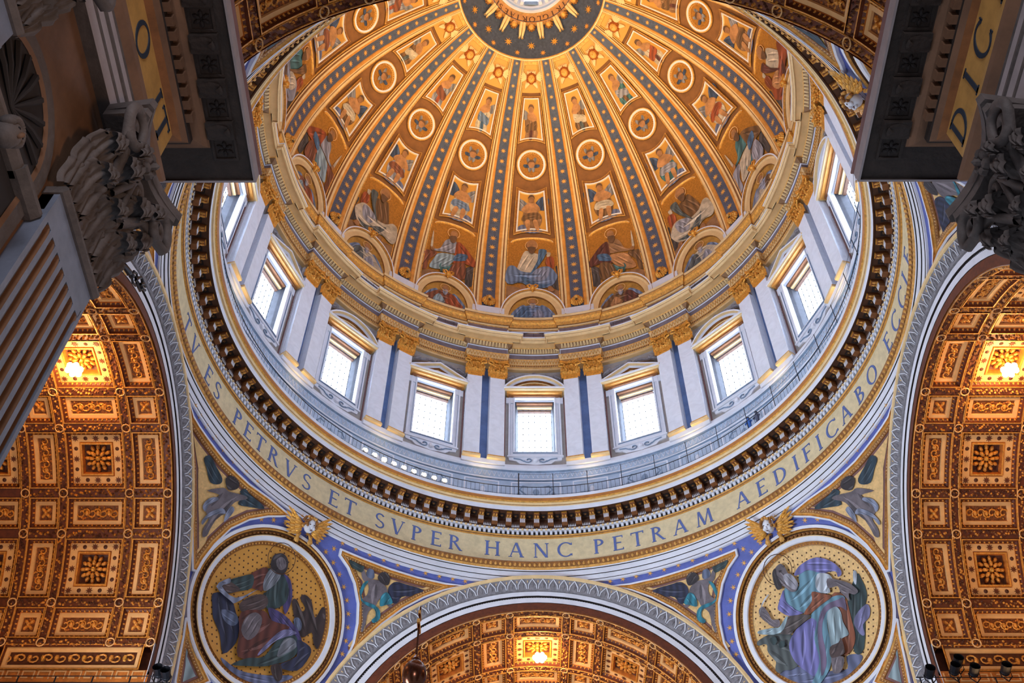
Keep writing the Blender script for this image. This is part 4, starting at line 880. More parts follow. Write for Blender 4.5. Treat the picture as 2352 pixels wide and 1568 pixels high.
# ---------------------------------------------------------------- Corinthian pieces
def leaf(b, M, x0, y0, wd, h, dp, m, nu=9, nv=6, tilt=0., lob=5, amp=.2, d0=0.):
    fine = nu > 20
    C = [(0, .04), (.22, .07), (.42, .11), (.6, .17), (.76, .28), (.9, .46), (.98, .7), (.95, .93), (.84, 1.02), (.74, .96)]
    Wd = [.62, .78, .92, 1., .98, .86, .7, .5, .32, .12]
    us = np.linspace(0, 1, nu); P = np.zeros((nu, nv, 3)); cx = np.linspace(0, 1, len(C))
    for i, u in enumerate(us):
        y = np.interp(u, cx, [c[0] for c in C])*h; d = np.interp(u, cx, [c[1] for c in C])*dp; ww = np.interp(u, cx, Wd)*wd/2
        fr_ = (u*lob) % 1.; ww *= (1+amp*(abs(math.sin(PI*lob*u))-.5)) if not fine else (.72+.5*fr_**.6*(1-max(0, fr_-.86)*6))
        for j in range(nv):
            v = -1+2*j/(nv-1); fl = .16*dp*(1-v*v)+(.05*dp*math.cos(3*PI*v) if not fine else .07*dp*math.cos(5*PI*v+2*u)-.07*dp*(abs(v) > .6)*math.sin(2*PI*fr_)+.1*dp*math.exp(-(v/.12)**2))
            P[i, j] = (x0+v*ww+tilt*y, y0+y-.07*h*v*v, d0+d+fl)
    b.grid(M(P.reshape(-1, 3)).reshape(nu, nv, 3), m); return b
def capital(b, M, cx, y0, wd, h, dp, m, mleaf=None, fine=False, split=None):
    mleaf = mleaf or m; nu, nv = (44, 17) if fine else (9, 6); am = .34 if fine else .22; lb = 5 if fine else 4
    ml = lambda A: M(A+np.array([cx, 0, 0]))
    b.sweep(ml, [(-wd/2, y0), (wd/2, y0)], [(-.02*h, 0), (-.02*h, .12*dp), (.05*h, .16*dp), (.08*h, .05*dp), (.08*h, 0)], m)
    b.slab(ml, -wd/2*.92, wd/2*.92, y0, y0+h*.86, 0, .1*dp, m, 1, 1)
    def lf(*a):
        if split: q = MB(); leaf(q, ml, *a, mleaf, nu, nv, 0 if len(a) < 6 else 0, lb, am); q.build('acanthus_leaf', split[0], split[1], smooth=True)
        else: leaf(b, ml, *a, mleaf, nu, nv, 0, lb, am)
    for i in range(3): lf((i-1)*wd*.36, y0+.07*h, wd*.4, h*.36, dp*.6)
    for i in range(2): lf((i-.5)*wd*.42, y0+.1*h, wd*.44, h*.6, dp*.78)
    for s in (-1, 1):
        lf(s*wd*.52, y0+.08*h, wd*.34, h*.57, dp*.66); lf(s*wd*.33, y0+.34*h, wd*.3, h*.44, dp*.9)
        q = MB() if split else b
        t = np.linspace(0, 9, 30 if fine else 12); r = .15*h*(1-t/11); vx, vy = s*wd*.52, y0+.74*h
        pts = [(vx+s*rr*math.cos(tt-.4), vy+rr*math.sin(tt-.4), .85*dp-.02*tt) for rr, tt in zip(r, t)]
        q.tube([(s*wd*.2, y0+.45*h, .35*dp), (s*wd*.36, y0+.66*h, .55*dp)]+pts, .035*h, m, 8 if fine else 5, ml)
        t = np.linspace(0, 8, 20 if fine else 12); r = .09*h*(1-t/11)
        q.tube([(s*wd*.12, y0+.46*h, .35*dp)]+[(s*(.13*wd-rr*math.cos(tt)), y0+.72*h+rr*math.sin(tt), .5*dp) for rr, tt in zip(r, t)], .025*h, m, 7 if fine else 4, ml)
        if split: q.build('volute', split[0], split[1], smooth=True)
    # abacus with concave front
    n = 10; top = [];
    fr = [(-wd*.66, dp*1.0), (-wd*.6, dp*1.08)]+[(wd*.56*x, dp*(.66+.36*x*x)) for x in np.linspace(-1, 1, n)]+[(wd*.6, dp*1.08), (wd*.66, dp*1.0)]
    for (ya, yb_, k) in ((.86, .92, .94), (.92, 1.0, 1.0)):
        A = np.array([(x*k, y0+h*ya, d*k) for x, d in fr]+[(wd*.6, y0+h*ya, 0), (-wd*.6, y0+h*ya, 0)]); B = A.copy(); B[:, 1] = y0+h*yb_
        q = len(A); b.add(ml(np.vstack([A, B])), [(i, (i+1) % q, q+(i+1) % q, q+i) for i in range(q)]+[tuple(range(q)), tuple(range(q, 2*q))], m)
    for i in range(6 if fine else 5): a = 2*PI*i/(6 if fine else 5); b.blob(ml, .08*wd*math.cos(a), y0+.93*h+.07*h*math.sin(a), .055*wd, .045*h, .16*dp, m, rot=a, n=7, d=.62*dp)
    b.blob(ml, 0, y0+.93*h, .045*wd, .045*wd, .25*dp, m, n=7, d=.66*dp)
    return b
def make_pilaster(s, k, side, label):
    P0 = (0, 20.9, 61); root = empty('pilaster', P0, label=label, cat='pilaster', group='paired marble pilasters of the drum'); M = Mflat(20.95); cx = s*.97
    b = MB(); b.slab(M, cx-.62, cx+.62, 61.6, 71.05, 0, .42, M_whiteD, 1, 6); b.build('shaft', root, P0)
    b = MB(); b.slab(M, cx-.72, cx+.72, 61.2, 61.4, 0, .58, M_cream); b.slab(M, cx-.68, cx+.68, 61.4, 61.52, 0, .53, M_gold); b.slab(M, cx-.65, cx+.65, 61.52, 61.62, 0, .48, M_orange); b.build('base', root, P0)
    b = MB(); capital(b, lambda A: M(A+np.array([0, 0, .36])), cx, 71.0, 1.24, 1.95, .55, M_gold2); b.build('capital', root, P0, label='gilded leafy capital')
    return root
index_children()
WIN = {}
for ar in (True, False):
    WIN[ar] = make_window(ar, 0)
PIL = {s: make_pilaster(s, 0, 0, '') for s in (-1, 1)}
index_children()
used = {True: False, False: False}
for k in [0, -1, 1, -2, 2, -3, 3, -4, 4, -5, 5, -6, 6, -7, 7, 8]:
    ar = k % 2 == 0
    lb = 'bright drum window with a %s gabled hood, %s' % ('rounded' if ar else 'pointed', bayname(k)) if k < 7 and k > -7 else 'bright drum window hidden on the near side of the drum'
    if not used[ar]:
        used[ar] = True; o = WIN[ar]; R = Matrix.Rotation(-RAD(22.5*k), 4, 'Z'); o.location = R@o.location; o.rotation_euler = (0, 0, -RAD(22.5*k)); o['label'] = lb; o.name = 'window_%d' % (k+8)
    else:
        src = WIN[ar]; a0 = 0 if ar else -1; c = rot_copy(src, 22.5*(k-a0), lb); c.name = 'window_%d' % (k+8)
fp = {-1: True, 1: True}
for k in range(-6, 6):                 # pair k stands between bay k and bay k+1
    for s in (-1, 1):
        n = k+1 if k >= 0 else -k
        lb = 'white marble pilaster with gilt capital, %s one of the %s pair %s of centre' % ('left' if s < 0 else 'right', ORD[n], 'right' if k >= 0 else 'left')
        ang = 22.5*k+11.25
        if fp[s]:
            fp[s] = False; o = PIL[s]; R = Matrix.Rotation(-RAD(ang), 4, 'Z'); o.location = R@o.location; o.rotation_euler = (0, 0, -RAD(ang)); o['label'] = lb; base = ang
            PIL[(s, 'a')] = ang
        else: rot_copy(PIL[s], ang-PIL[(s, 'a')], lb)
# ---------------------------------------------------------------- dome mosaics
def figure(b, M, polys, pal, d0=.06, dx=0., dy=0., sx=1., sy=1., folds=True):
    for i, (c, P) in enumerate(polys):
        P = [(x*sx+dx, y*sy+dy) for x, y in P]; m = pal.get(c) or PC[c]; dd = d0+.012*i
        b.poly(M, P, dd, m); A = np.array(P); ext = A.max(0)-A.min(0)
        if folds and ext.max() > .75 and c not in ('page', 'skin', 'hair', 'peach', 'tan'):   # long light and deep strokes of drapery
            S_ = smooth_poly(P); B = np.array(S_); ce = B.mean(0); u, s, vt = np.linalg.svd(B-ce); ax, ay = vt[0], vt[1]; h = np.abs((B-ce)@ay).max(); L = np.abs((B-ce)@ax).max()
            n = 3 if ext.max() < 1.6 else 5
            for j in range(n):
                v = h*(-.72+1.44*(j+.5)/n); bend = .22*h*(1 if (i+j) % 2 else -1); run = []; best = []
                for t in np.linspace(-L, L, 25):
                    q = ce+ax*t+ay*(v+bend*math.cos(1.5*t/L))
                    if in_poly(q, S_): run.append((t, q))
                    else:
                        if len(run) > len(best): best = run
                        run = []
                if len(run) > len(best): best = run
                if len(best) < 5: continue
                best = best[1:-1][:max(4, int(len(best)*(.95 if j % 2 else .75)))]; k = len(best); wd = min(.16, h*.3/n*1.6)
                up = [tuple(q+ay*wd*math.sin(PI*(e+.3)/(k-.4))) for e, (t, q) in enumerate(best)]; lo = [tuple(q-ay*wd*.5*math.sin(PI*(e+.3)/(k-.4))) for e, (t, q) in enumerate(best)]
                b.poly(M, up+lo[::-1], dd+.006, shade(m, 1.45 if (j+i) % 2 else .55), 0, False)
    return b
def in_poly(p, P):
    c = False; n = len(P)
    for i in range(n):
        (x1, y1), (x2, y2) = P[i-1], P[i]
        if (y1 > p[1]) != (y2 > p[1]) and p[0] < (x2-x1)*(p[1]-y1)/(y2-y1)+x1: c = not c
    return c
def halo(b, M, x, y, r, m, d=.05, wd=.05):
    return b.tube([(x+r*math.cos(t), y+r*math.sin(t), d) for t in np.linspace(0, 2*PI, 21)[:-1]], wd, m, 4, M, closed=True)
Sx = S_of
ANG1 = [('greywing', [(.12, .3), (.55, .62), (.8, .5), (.75, .15), (.4, .05)]), ('navy', [(-.15, .35), (-.5, .7), (-.85, .55), (-.7, .1), (-.35, .1)]),
        ('cloudblue', [(-.5, -.9), (-.1, -.6), (.5, -.62), (.7, -.85), (.2, -1), (-.3, -1)]),
        ('main2', [(-.2, .1), (.25, .15), (.45, -.25), (.3, -.7), (-.3, -.75), (-.5, -.3)]), ('peach', [(-.2, .42), (.22, .42), (.25, .0), (.05, -.2), (-.25, 0)]),
        ('peach', [(.2, .38), (.5, .1), (.3, -.05), (.15, .1)]), ('peach', [(-.2, .38), (-.42, .1), (-.1, -.02), (-.05, .1)]), ('main', [(-.3, -.05), (.3, -.1), (.5, -.4), (.1, -.45), (-.45, -.35)]),
        ('peach', [(.1, -.4), (.32, -.45), (.25, -.85), (.1, -.85)]), ('peach', [(-.25, -.4), (-.05, -.45), (-.2, -.88), (-.36, -.86)]),
        ('skin', [(-.12, .6), (.0, .72), (.14, .6), (.1, .44), (-.08, .44)]), ('hair', [(-.16, .6), (-.08, .76), (.1, .76), (.18, .6), (.05, .68), (-.06, .68)])]
ANG2 = [('main2', [(-.3, .05), (-.1, .3), (.3, .3), (.42, 0), (.36, -.5), (.4, -.9), (-.2, -.95), (-.42, -.6), (-.3, -.3)]), ('greywing', [(.2, .35), (.5, .5), (.52, .1), (.3, .05)]),
        ('main', [(-.32, 0), (0, -.1), (.38, -.25), (.36, -.55), (0, -.5), (-.36, -.4)]), ('peach', [(-.15, .38), (.2, .38), (.25, .12), (0, .0), (-.2, .1)]), ('peach', [(-.2, .3), (-.38, .05), (-.1, -.05), (0, .05)]),
        ('mainlo', [(-.1, -.5), (.1, -.5), (.15, -.92), (-.02, -.92)]), ('skin', [(-.14, .56), (0, .7), (.16, .58), (.12, .4), (-.08, .4)]), ('hair', [(-.18, .55), (-.1, .74), (.12, .75), (.2, .55), (.1, .64), (-.06, .64)])]
CHB = [('greywing', [(0, .1), (.3, .75), (.5, .6), (.3, .1)]), ('greywing', [(0, .1), (-.3, .75), (-.5, .6), (-.3, .1)]), ('navy', [(.1, 0), (.75, .05), (.7, -.25), (.2, -.25)]), ('navy', [(-.1, 0), (-.75, .05), (-.7, -.25), (-.2, -.25)]),
       ('greywing', [(0, -.15), (.35, -.35), (.2, -.75), (.02, -.5)]), ('greywing', [(0, -.15), (-.35, -.35), (-.2, -.75), (-.02, -.5)]), ('skin', [(-.32, 0), (-.26, .3), (0, .4), (.26, .3), (.32, 0), (.16, -.28), (-.16, -.28)]), ('hair', [(-.35, .1), (-.27, .38), (0, .5), (.27, .38), (.35, .1), (.2, .26), (-.2, .26)])]
BUST = [('skyblue', [(-1.7, .1), (-1.2, .9), (-.6, 1.2), (-.6, .1)]), ('skyblue', [(1.7, .1), (1.2, .9), (.6, 1.2), (.6, .1)]), ('main', [(-1.5, .02), (-1.1, .7), (-.5, 1.15), (.1, 1.2), (.6, 1.1), (1.0, .7), (1.4, .02)]), ('mainlo', [(.2, .02), (.3, .9), (.7, 1.05), (1.1, .6), (1.45, .02)]),
        ('mainhi', [(-.9, .05), (-.5, .8), (-.1, .5), (.0, .05)]), ('skin', [(-.2, 1.2), (-.24, 1.5), (0, 1.75), (.24, 1.5), (.2, 1.2)]), ('beard', [(-.2, 1.3), (.2, 1.3), (.14, .95), (0, .82), (-.14, .95)])]
def pal_for(k):
    sets = [('skyblue', 'page', 'blue2', 'slatelight'), ('rust', 'beard', 'red', 'aqua'), ('brownrobe', 'tan', 'darkred', 'peach'), ('beard', 'teal2', 'brownrobe', 'page'), ('page', 'brownrobe', 'greygreen', 'beard'), ('red', 'page', 'darkred', 'peach')]
    s = sets[{0: 0, 1: 2, 2: 4, 3: 3, 4: 5, 5: 2, -1: 1, -2: 4, -3: 1, -4: 3, -5: 2}.get(k, 0)]
    return dict(main=PC[s[0]], main2=PC[s[1]], mainlo=PC[s[2]], mainhi=PC[s[3]])
def gilt_frame(b, M, P, wd=.26, closed=True):
    b.sweep(M, P, [(0, 0), (0, .12), (.05, .14), (.09, .08), (wd*.55, .08), (wd*.6, .15), (wd*.85, .15), (wd, .03)], [M_gold, M_gold, M_goldd, M_goldd, cr, w, cr], closed=closed)
CLO = {1: 'blue', -1: 'rust red'}
def place(root_fn, k): pass
def bay_things(k):
    A = RAD(22.5*k); pal = pal_for(k); M = Mdome(22.5*k); bn = bayname(k)
    def O(s_, x=0.): return tuple(M(np.array([(x, s_, 0.)]))[0])
    def mk(name, s_, label, cat, group): return empty(name, O(s_), label=label, cat=cat, group=group), O(s_)
    # lunette
    s0, s1 = Sx(-1.2), Sx(6.9); r0 = mk('lunette_mosaic', s0, 'half-round mosaic of a haloed bust at the dome foot, %s' % bn, 'mosaic', 'half-round mosaics at the dome foot'); b = MB()
    H = s1-s0; ap = [(2.72*math.cos(t), s0+H*math.sin(t)) for t in np.linspace(0, PI, 25)]
    b.sweep(M, ap, [(-.38, -.1), (-.38, .5), (-.26, .5), (-.24, .3), (-.2, .28), (0., .22), (.45, .2), (.5, .1)], [cr, w, M_gold, M_brown, cr, M_beige, M_goldd]); b.build('arch_frame', r0[0], r0[1])
    b = MB(); b.poly(M, [(x*.84, s0+(y-s0)*.84) for x, y in ap], .1, PC['goldsky'], 2, False); b.build('gold_ground', r0[0], r0[1])
    b = MB(); figure(b, M, BUST, pal, .14, 0, s0+.05, 1.22 if k % 2 else -1.22, 1.62); halo(b, M, 0, s0+2.45, .5, M_vcream, .24, .03); b.build('saint_figure', r0[0], r0[1])
    # mask on the lunette
    ym = s1+.35; r_ = mk('gilt_mask', ym, 'small gilded winged mask crowning the lunette, %s' % bn, 'ornament', 'gilded masks above the lunettes'); b = MB(); ml = lambda q: M(q+np.array([0, ym, .45]))
    b.ell((0, 0, .12), (.26, .34, .26), M_gold2, M=ml); b.ell((0, -.08, .36), (.07, .13, .08), M_gold2, 6, 4, M=ml)
    for s in (-1, 1):
        for i in range(4): b.blob(ml, s*(.3+.06*i), .1+.09*i-.1, .26, .1, .2, M_gold2, rot=s*(.4+.25*i), n=6)
        b.tube([(s*.1, .3, .1), (s*.3, .42, .15), (s*.46, .3, .15), (s*.4, .1, .12)], .07, M_gold2, 5, ml); b.blob(ml, s*.1, .06, .05, .04, .03, M_brownd, n=5, d=.34)
    b.blob(ml, 0, -.38, .12, .16, .2, M_gold2); b.build('mask_face', r_[0], r_[1], smooth=True)
    # seated saint
    ya, yb_ = Sx(6.2), Sx(23.2)
    r0 = mk('saint_mosaic', ya, 'tall mosaic of a seated saint in %s robes, %s' % ({0: 'pale blue', 1: 'brown', 2: 'cream and brown', 3: 'pale grey', 4: 'red', 5: 'brown', -1: 'rust', -2: 'cream and brown', -3: 'rust', -4: 'pale grey', -5: 'brown'}[k], bn), 'mosaic', 'seated saints of the dome'); b = MB()
    ys = np.linspace(Sx(1.2), yb_-.1, 12); L = [(-(bay_x(y)-.16), y) for y in ys]; Rr_ = [(bay_x(y)-.16, y) for y in ys]
    rows = np.array([M(np.array([(bay_x(y)*u*.965, y, .03) for u in np.linspace(-1, 1, 9)])) for y in ys]); b.grid(rows, M_goldmos); b.build('gold_ground', r0[0], r0[1])
    b = MB()
    wx = bay_x(yb_)-.3; top = [(wx*math.cos(t), yb_-.75+.8*math.sin(t)) for t in np.linspace(0.05, PI-.05, 17)]
    b.sweep(M, top, [(0, 0), (0, .14), (.08, .17), (.18, .12), (.22, 0)], [M_gold2, cr, M_gold2, M_gold]); b.build('arched_border', r0[0], r0[1])
    b = MB(); kind = k % 2 == 0; pol = ART['APA'] if kind else ART['APB']; sg = 1 if (k in (0, -1, 3, -4)) else -1
    figure(b, M, pol, pal, .06, 0, 0, sg); h = ART['HA'] if kind else ART['HB']; halo(b, M, h[0][0]*sg, h[0][1], .6, M_vcream, .12, .04); b.build('saint_figure', r0[0], r0[1])
    # lower angel panel
    def panel(sa, sb, xa, xb_, dip_top, dip_bot, fig, nm, desc):
        r0 = mk(nm, sa, desc, 'mosaic', 'framed angel mosaics of the dome'); n = 8
        P = [(-xa+2*xa*i/n, sa+dip_bot*(1-(2*i/n-1)**2)) for i in range(n+1)]+[(xb_-2*xb_*i/n, sb-dip_top*(1-(2*i/n-1)**2)) for i in range(n+1)]
        b = MB(); gilt_frame(b, M, P, .42 if xa > 1.6 else .34); b.build('gilt_frame', r0[0], r0[1])
        b = MB(); cx_, cy_ = 0, (sa+sb)/2; b.poly(M, [(x*.86, cy_+(y-cy_)*.93) for x, y in P], .04, M_goldmosd if nm != 'angel_mosaic_panel' else M_goldmos, 2, False); b.build('gold_ground', r0[0], r0[1])
        b = MB(); sg = 1 if k % 3 else -1; figure(b, M, fig, pal_for(k+1 if nm == 'angel_mosaic' else k+2), .06, 0, cy_, xa*1.12*sg, (sb-sa)*.44); b.build('angel_figure', r0[0], r0[1])
    panel(Sx(23.9), Sx(36.9), 1.85, 1.52, .45, .5, ANG1, 'angel_mosaic', 'framed mosaic of a winged angel with cloud, lower panel, %s' % bn)
    panel(Sx(48.2), Sx(60.6), 1.42, .93, .0, .42, ANG2, 'angel_mosaic', 'narrow framed mosaic of a standing angel, upper panel, %s' % bn)
    # medallion
    sm = (Sx(38.8)+Sx(46.9))/2; rx, ry = 1.52, (Sx(46.9)-Sx(38.8))/2; r0 = mk('cherub_medallion', sm, 'round white framed medallion with a winged cherub, %s' % bn, 'medallion', 'cherub medallions of the dome')
    b = MB(); b.sweep(M, [(rx*math.cos(t), sm+ry*math.sin(t)) for t in np.linspace(0, 2*PI, 37)[:-1]], [(-.0, .0), (.0, .12), (.08, .16), (.12, .14), (.28, .16), (.32, .08), (.42, .08), (.46, .03)], [M_gold, M_gold, cr, w, cr, M_goldd, M_gold], closed=True)
    for i in range(36): t = 2*PI*i/36; b.blob(M, (rx-.37)*math.cos(t), sm+(ry-.37)*math.sin(t), .055, .055, .06, M_gold2, n=5, d=.08, rings=1)
    b.build('round_frame', r0[0], r0[1]); b = MB(); b.poly(M, [((rx-.4)*math.cos(t), sm+(ry-.4)*math.sin(t)) for t in np.linspace(0, 2*PI, 25)[:-1]], .03, M_goldmos, 1, False); b.build('gold_ground', r0[0], r0[1])
    b = MB(); figure(b, M, CHB, pal, .06, 0, sm, 1.05, 1.1); b.build('cherub_figure', r0[0], r0[1])
    # gilded winged cherub head at the top
    yc = Sx(65.1); r0 = mk('gilded_cherub', yc, 'gilded cherub with pale wings below the starry ring, %s' % bn, 'ornament', 'cherub heads round the oculus'); ml = lambda q: M(q*np.array([1.25, 1.25, 1.2])+np.array([0, yc, .15])); b = MB()
    b.ell((0, 0, .2), (.3, .36, .26), M_star, M=ml); b.ell((0, -.03, .45), (.05, .09, .06), M_gold2, 6, 4, M=ml)
    for i in range(13): t = PI*(-.25+1.5*i/12); b.blob(ml, .31*math.cos(t), .04+.36*math.sin(t), .12, .12, .28, M_rosso, n=6)
    for i in range(7): t = PI*(-.95+.9*i/6); b.blob(ml, .33*math.cos(t), .36*math.sin(t), .1, .1, .14, M_rosso, n=6)
    for s in (-1, 1): b.blob(ml, s*.1, .06, .05, .035, .02, M_brownd, n=5, d=.42)
    b.build('cherub_face', r0[0], r0[1], smooth=True)
    b = MB()
    for s in (-1, 1):
        for i in range(6): a = .9-.3*i; b.blob(ml, s*(.45+.14*math.cos(a)), .28*math.sin(a)+.1, .34, .1, .12, M_cream, rot=a if s > 0 else PI-a, n=7)
        for i in range(3): a = -.9-.25*i; b.blob(ml, s*(.28+.08*i), -.48-.02*i, .3, .1, .12, M_cream, rot=a if s > 0 else PI-a, n=7)
        for i in range(3): a = 1.9-.3*i; b.blob(ml, s*(.1+.1*i), .5, .2, .07, .1, M_cream, rot=a if s > 0 else PI-a, n=6)
    b.build('wings', r0[0], r0[1], smooth=True)
exec_art = True
def lion_mask(k):
    ang = 22.5*k+11.25; n = k+1 if k >= 0 else -k
    M = Mdome(ang); ys = S_of(2.9); P0 = tuple(M(np.array([(0., ys, 0.)]))[0]); r = empty('lion_mask', P0, label='gilded lion mask with curly mane at the foot of the %s rib %s of centre' % (ORD[n], 'right' if k >= 0 else 'left'), cat='ornament', group='lion masks at the rib feet')
    ml = lambda q: M(q*np.array([1.1, 1.1, 1])+np.array([0, ys, .3])); b = MB(); rg = random.Random(k)
    for i in range(16): t = 2*PI*i/16; b.blob(ml, .42*math.cos(t), .42*math.sin(t), .2, .12, .26, M_gold2, rot=t+rg.uniform(-.5, .5), n=6)
    for i in range(11): t = 2*PI*i/11; b.blob(ml, .3*math.cos(t), .32*math.sin(t), .15, .12, .4, M_gold2, rot=t+.5, n=6)
    b.ell((0, .05, .34), (.3, .34, .27), M_gold2, M=ml); b.ell((0, -.08, .56), (.17, .14, .2), M_star, 8, 5, M=ml)
    for s in (-1, 1): b.ell((s*.09, -.13, .6), (.08, .08, .08), M_gold2, 6, 4, M=ml); b.blob(ml, s*.1, .1, .05, .04, .03, M_brownd, n=5, d=.52)
    b.build('mane_and_face', r, P0, smooth=True)
    b = MB(); b.blob(ml, 0, -.3, .14, .1, .05, M_black, n=8, d=.5); b.blob(ml, 0, -.48, .1, .22, .3, M_gold2, n=7, d=.1); b.build('open_mouth', r, P0)
for k in range(-5, 6): bay_things(k)
for k in range(-5, 5): lion_mask(k)
# figures carrying the lettered ring
for k in range(-8, 8):
    for wh in (0, 1):
        if wh:
            a = 22.5*k+11.25; n = k+1 if k >= 0 else -k; M = Msc(a); P0 = tuple(M(np.array([(0, 3., 0.)]))[0]); b = MB()
            if abs(a) > 110: continue
            r = empty('stone_legs', P0, label='pair of pale stone legs below the lettered ring, %s pair %s of centre' % (ORD[n], 'right' if k >= 0 else 'left'), cat='statue', group='legs of figures carrying the lettered ring')
            for s in (-1, 1):
                b.tube([(s*.16, 3.6, .35), (s*.17, 2.9, .38), (s*.14, 2.35, .3), (s*.13, 2.1, .26)], [.17, .16, .12, .09], M_cream, 8, M); b.tube([(s*.13, 2.1, .26), (s*.17, 1.92, .34), (s*.18, 1.86, .45)], [.1, .11, .06], M_cream, 7, M)
            b.blob(M, 0, 3.3, .12, .5, .3, M_goldd, n=8); b.build('legs', r, P0, smooth=True)
        else:
            a = 22.5*k
            if abs(a) > 110: continue
            M = Msc(a); P0 = tuple(M(np.array([(0, 3.2, 0.)]))[0]); b = MB(); r = empty('curly_cherub', P0, label='small curly gilded face under the lettered ring, %s' % bayname(k), cat='ornament', group='heads under the lettered ring')
            b.ell((0, 3.2, .4), (.3, .34, .32), M_gold, M=M)
            for i in range(9): t = 2*PI*i/9; b.blob(M, .3*math.cos(t), 3.2+.3*math.sin(t), .16, .13, .3, M_goldd, rot=t, n=6, d=.2)
            b.build('curly_head', r, P0, smooth=True)
# ---------------------------------------------------------------- pendentives: roundels, corner panels, winged heads
def egg_path(b, M, path, step, m, d, rx, ry, closed=True, rings=1):
    for q, t, l in along(path, step, closed): b.blob(M, q[0], q[1], rx, ry, rx, m, rot=math.atan2(t[1], t[0]), n=5, d=d, rings=rings)
circ = lambda r, n=64: [(r*math.cos(2*PI*i/n), r*math.sin(2*PI*i/n)) for i in range(n)]
def roundel(side, fig, label, dots):
    M = Mpend(side); P0 = tuple(M(np.array([(0., 0., 0.)]))[0]); r = empty('roundel_mosaic', P0, label=label, cat='mosaic', group='great roundels of the pendentives')
    b = MB()                           # path counter-clockwise, left normal points to the centre
    b.sweep(M, circ(5.62, 72), [(0, -.1), (0, .22), (.2, .26), (.24, .2), (.3, .3), (.36, .2), (.42, .05), (.62, .02), (.66, .25), (.72, .28), (.98, .28), (1.04, .2), (1.08, .05), (1.26, .0), (1.3, .08)],
            [w, w, M_goldd, M_gold, M_gold, M_brownd, M_goldd, M_brownd, cr, w, w, M_gold, M_goldd, M_goldd], closed=True); b.build('round_frame', r, P0)
    b = MB(); egg_path(b, M, circ(5.1, 110), .29, M_goldd, .04, .13, .1, True, 2); egg_path(b, M, circ(4.45, 120), .2, M_gold, .02, .06, .09); b.build('egg_moulding', r, P0, kind='stuff')
    b = MB(); rs = np.linspace(0.001, 4.36, 8); th = np.linspace(0, 2*PI, 49)[:-1]
    b.grid(np.array([M(np.stack([q*np.cos(th), q*np.sin(th), 0*th+.03], 1)) for q in rs]), M_goldmosp if dots else M_goldmosd, closev=True); b.build('gold_ground', r, P0)
    b = MB()
    for x in np.arange(-4.2, 4.3, .36):
        for i, y in enumerate(np.arange(-4.2, 4.3, .36)):
            xx = x+(.18 if i % 2 else 0)
            if xx*xx+y*y < 17.4: b.poly(M, [(xx+.07*math.cos(t), y+.07*math.sin(t)) for t in (0, 1.57, 3.14, 4.71)], .036, M_brownd, 0, False)
    b.build('ground_dots', r, P0, kind='stuff')
    b = MB(); clip = []
    for c, P in fig:
        P = [(x*min(1, 4.33/max(math.hypot(x, y), .01)), y*min(1, 4.33/max(math.hypot(x, y), .01))) for x, y in P]; clip.append((c, P))
    figure(b, M, clip, {}, .07); b.build('robed_figure', r, P0)
    hx, hy = (-1.05, 2.65) if side < 0 else (-1.9, 1.7)
    return r, M, P0
rR, MRr, P0R = roundel(1, ART['EVR'], 'great roundel of a bearded writer in teal and violet robes with a beast', True)
rL, MLl, P0L = roundel(-1, ART['EVL'], 'great roundel of a dark robed bearded writer with an eagle on dotted gold', False)
b = MB(); halo(b, MRr, *HALO_R, 1.0, M_brownd, .3, .025); b.build('halo', rR, P0R); b = MB(); halo(b, MLl, *HALO_L, 1.0, M_brownd, .3, .025); b.build('halo', rL, P0L)
def area2(P): return sum(P[i-1][0]*P[i][1]-P[i][0]*P[i-1][1] for i in range(len(P)))
def corner(side, out, fig, mir, label, nm='putto_mosaic'):
    M = Mpend(side); f = (lambda P: [(-x, y) for x, y in P]) if mir else (lambda P: P)
    P = f(out); P = P if area2(P) > 0 else P[::-1]
    c = np.mean(np.array(P), 0); P0 = tuple(M(np.array([(c[0], c[1], 0.)]))[0]); r = empty(nm, P0, label=label, cat='mosaic', group='corner panels of the pendentives')
    b = MB(); b.sweep(M, P, [(0, -.1), (0, .2), (.12, .24), (.16, .14), (.22, .2), (.3, .14), (.5, .1), (.54, .02), (.6, .02)], [w, w, M_gold, M_gold, M_gold, M_goldd, M_goldd, M_maroon], closed=True); b.build('moulded_frame', r, P0)
    b = MB(); egg_path(b, M, inset(P, .39), .2, M_cream, .1, .06, .09); b.build('egg_moulding', r, P0, kind='stuff')
    b = MB(); b.poly(M, inset(P, .46), .035, M_maroon, 2, False); b.poly(M, inset(P, .68), .06, PC['aqua'] if nm == 'pointed_panel' else M_goldmosp, 2, False); b.build('gold_ground', r, P0)
    if fig:
        b = MB(); figure(b, M, [(c_, f(q)) for c_, q in fig], {}, .11); b.build('winged_child_figure', r, P0)
    return r
def inset(P, d):
    P = np.array(P); a = P-np.roll(P, 1, 0); b_ = np.roll(P, -1, 0)-P; a /= np.linalg.norm(a, axis=1)[:, None]; b_ /= np.linalg.norm(b_, axis=1)[:, None]
    na = np.stack([-a[:, 1], a[:, 0]], 1); nb = np.stack([-b_[:, 1], b_[:, 0]], 1); m = na+nb; m /= np.linalg.norm(m, axis=1)[:, None]; k = 1/np.clip((m*na).sum(1), .3, 1)
    return [tuple(q) for q in P+m*k[:, None]*d]
T3 = ART['T3O']
c1 = corner(-1, ART['T1O'], ART['T1'], False, 'triangular mosaic of a dark winged child with palm, upper left of left roundel')
c2 = corner(-1, ART['T2O'], ART['T2'], False, 'triangular mosaic of a winged child in teal scarf, right of the left roundel')
c3 = corner(1, ART['T1O'], ART['T1'], True, 'triangular mosaic of a flying winged child, upper right of the right roundel')
c4 = corner(1, ART['T2O'], ART['T2'], True, 'triangular mosaic of a winged child in blue scarf, left of the right roundel')
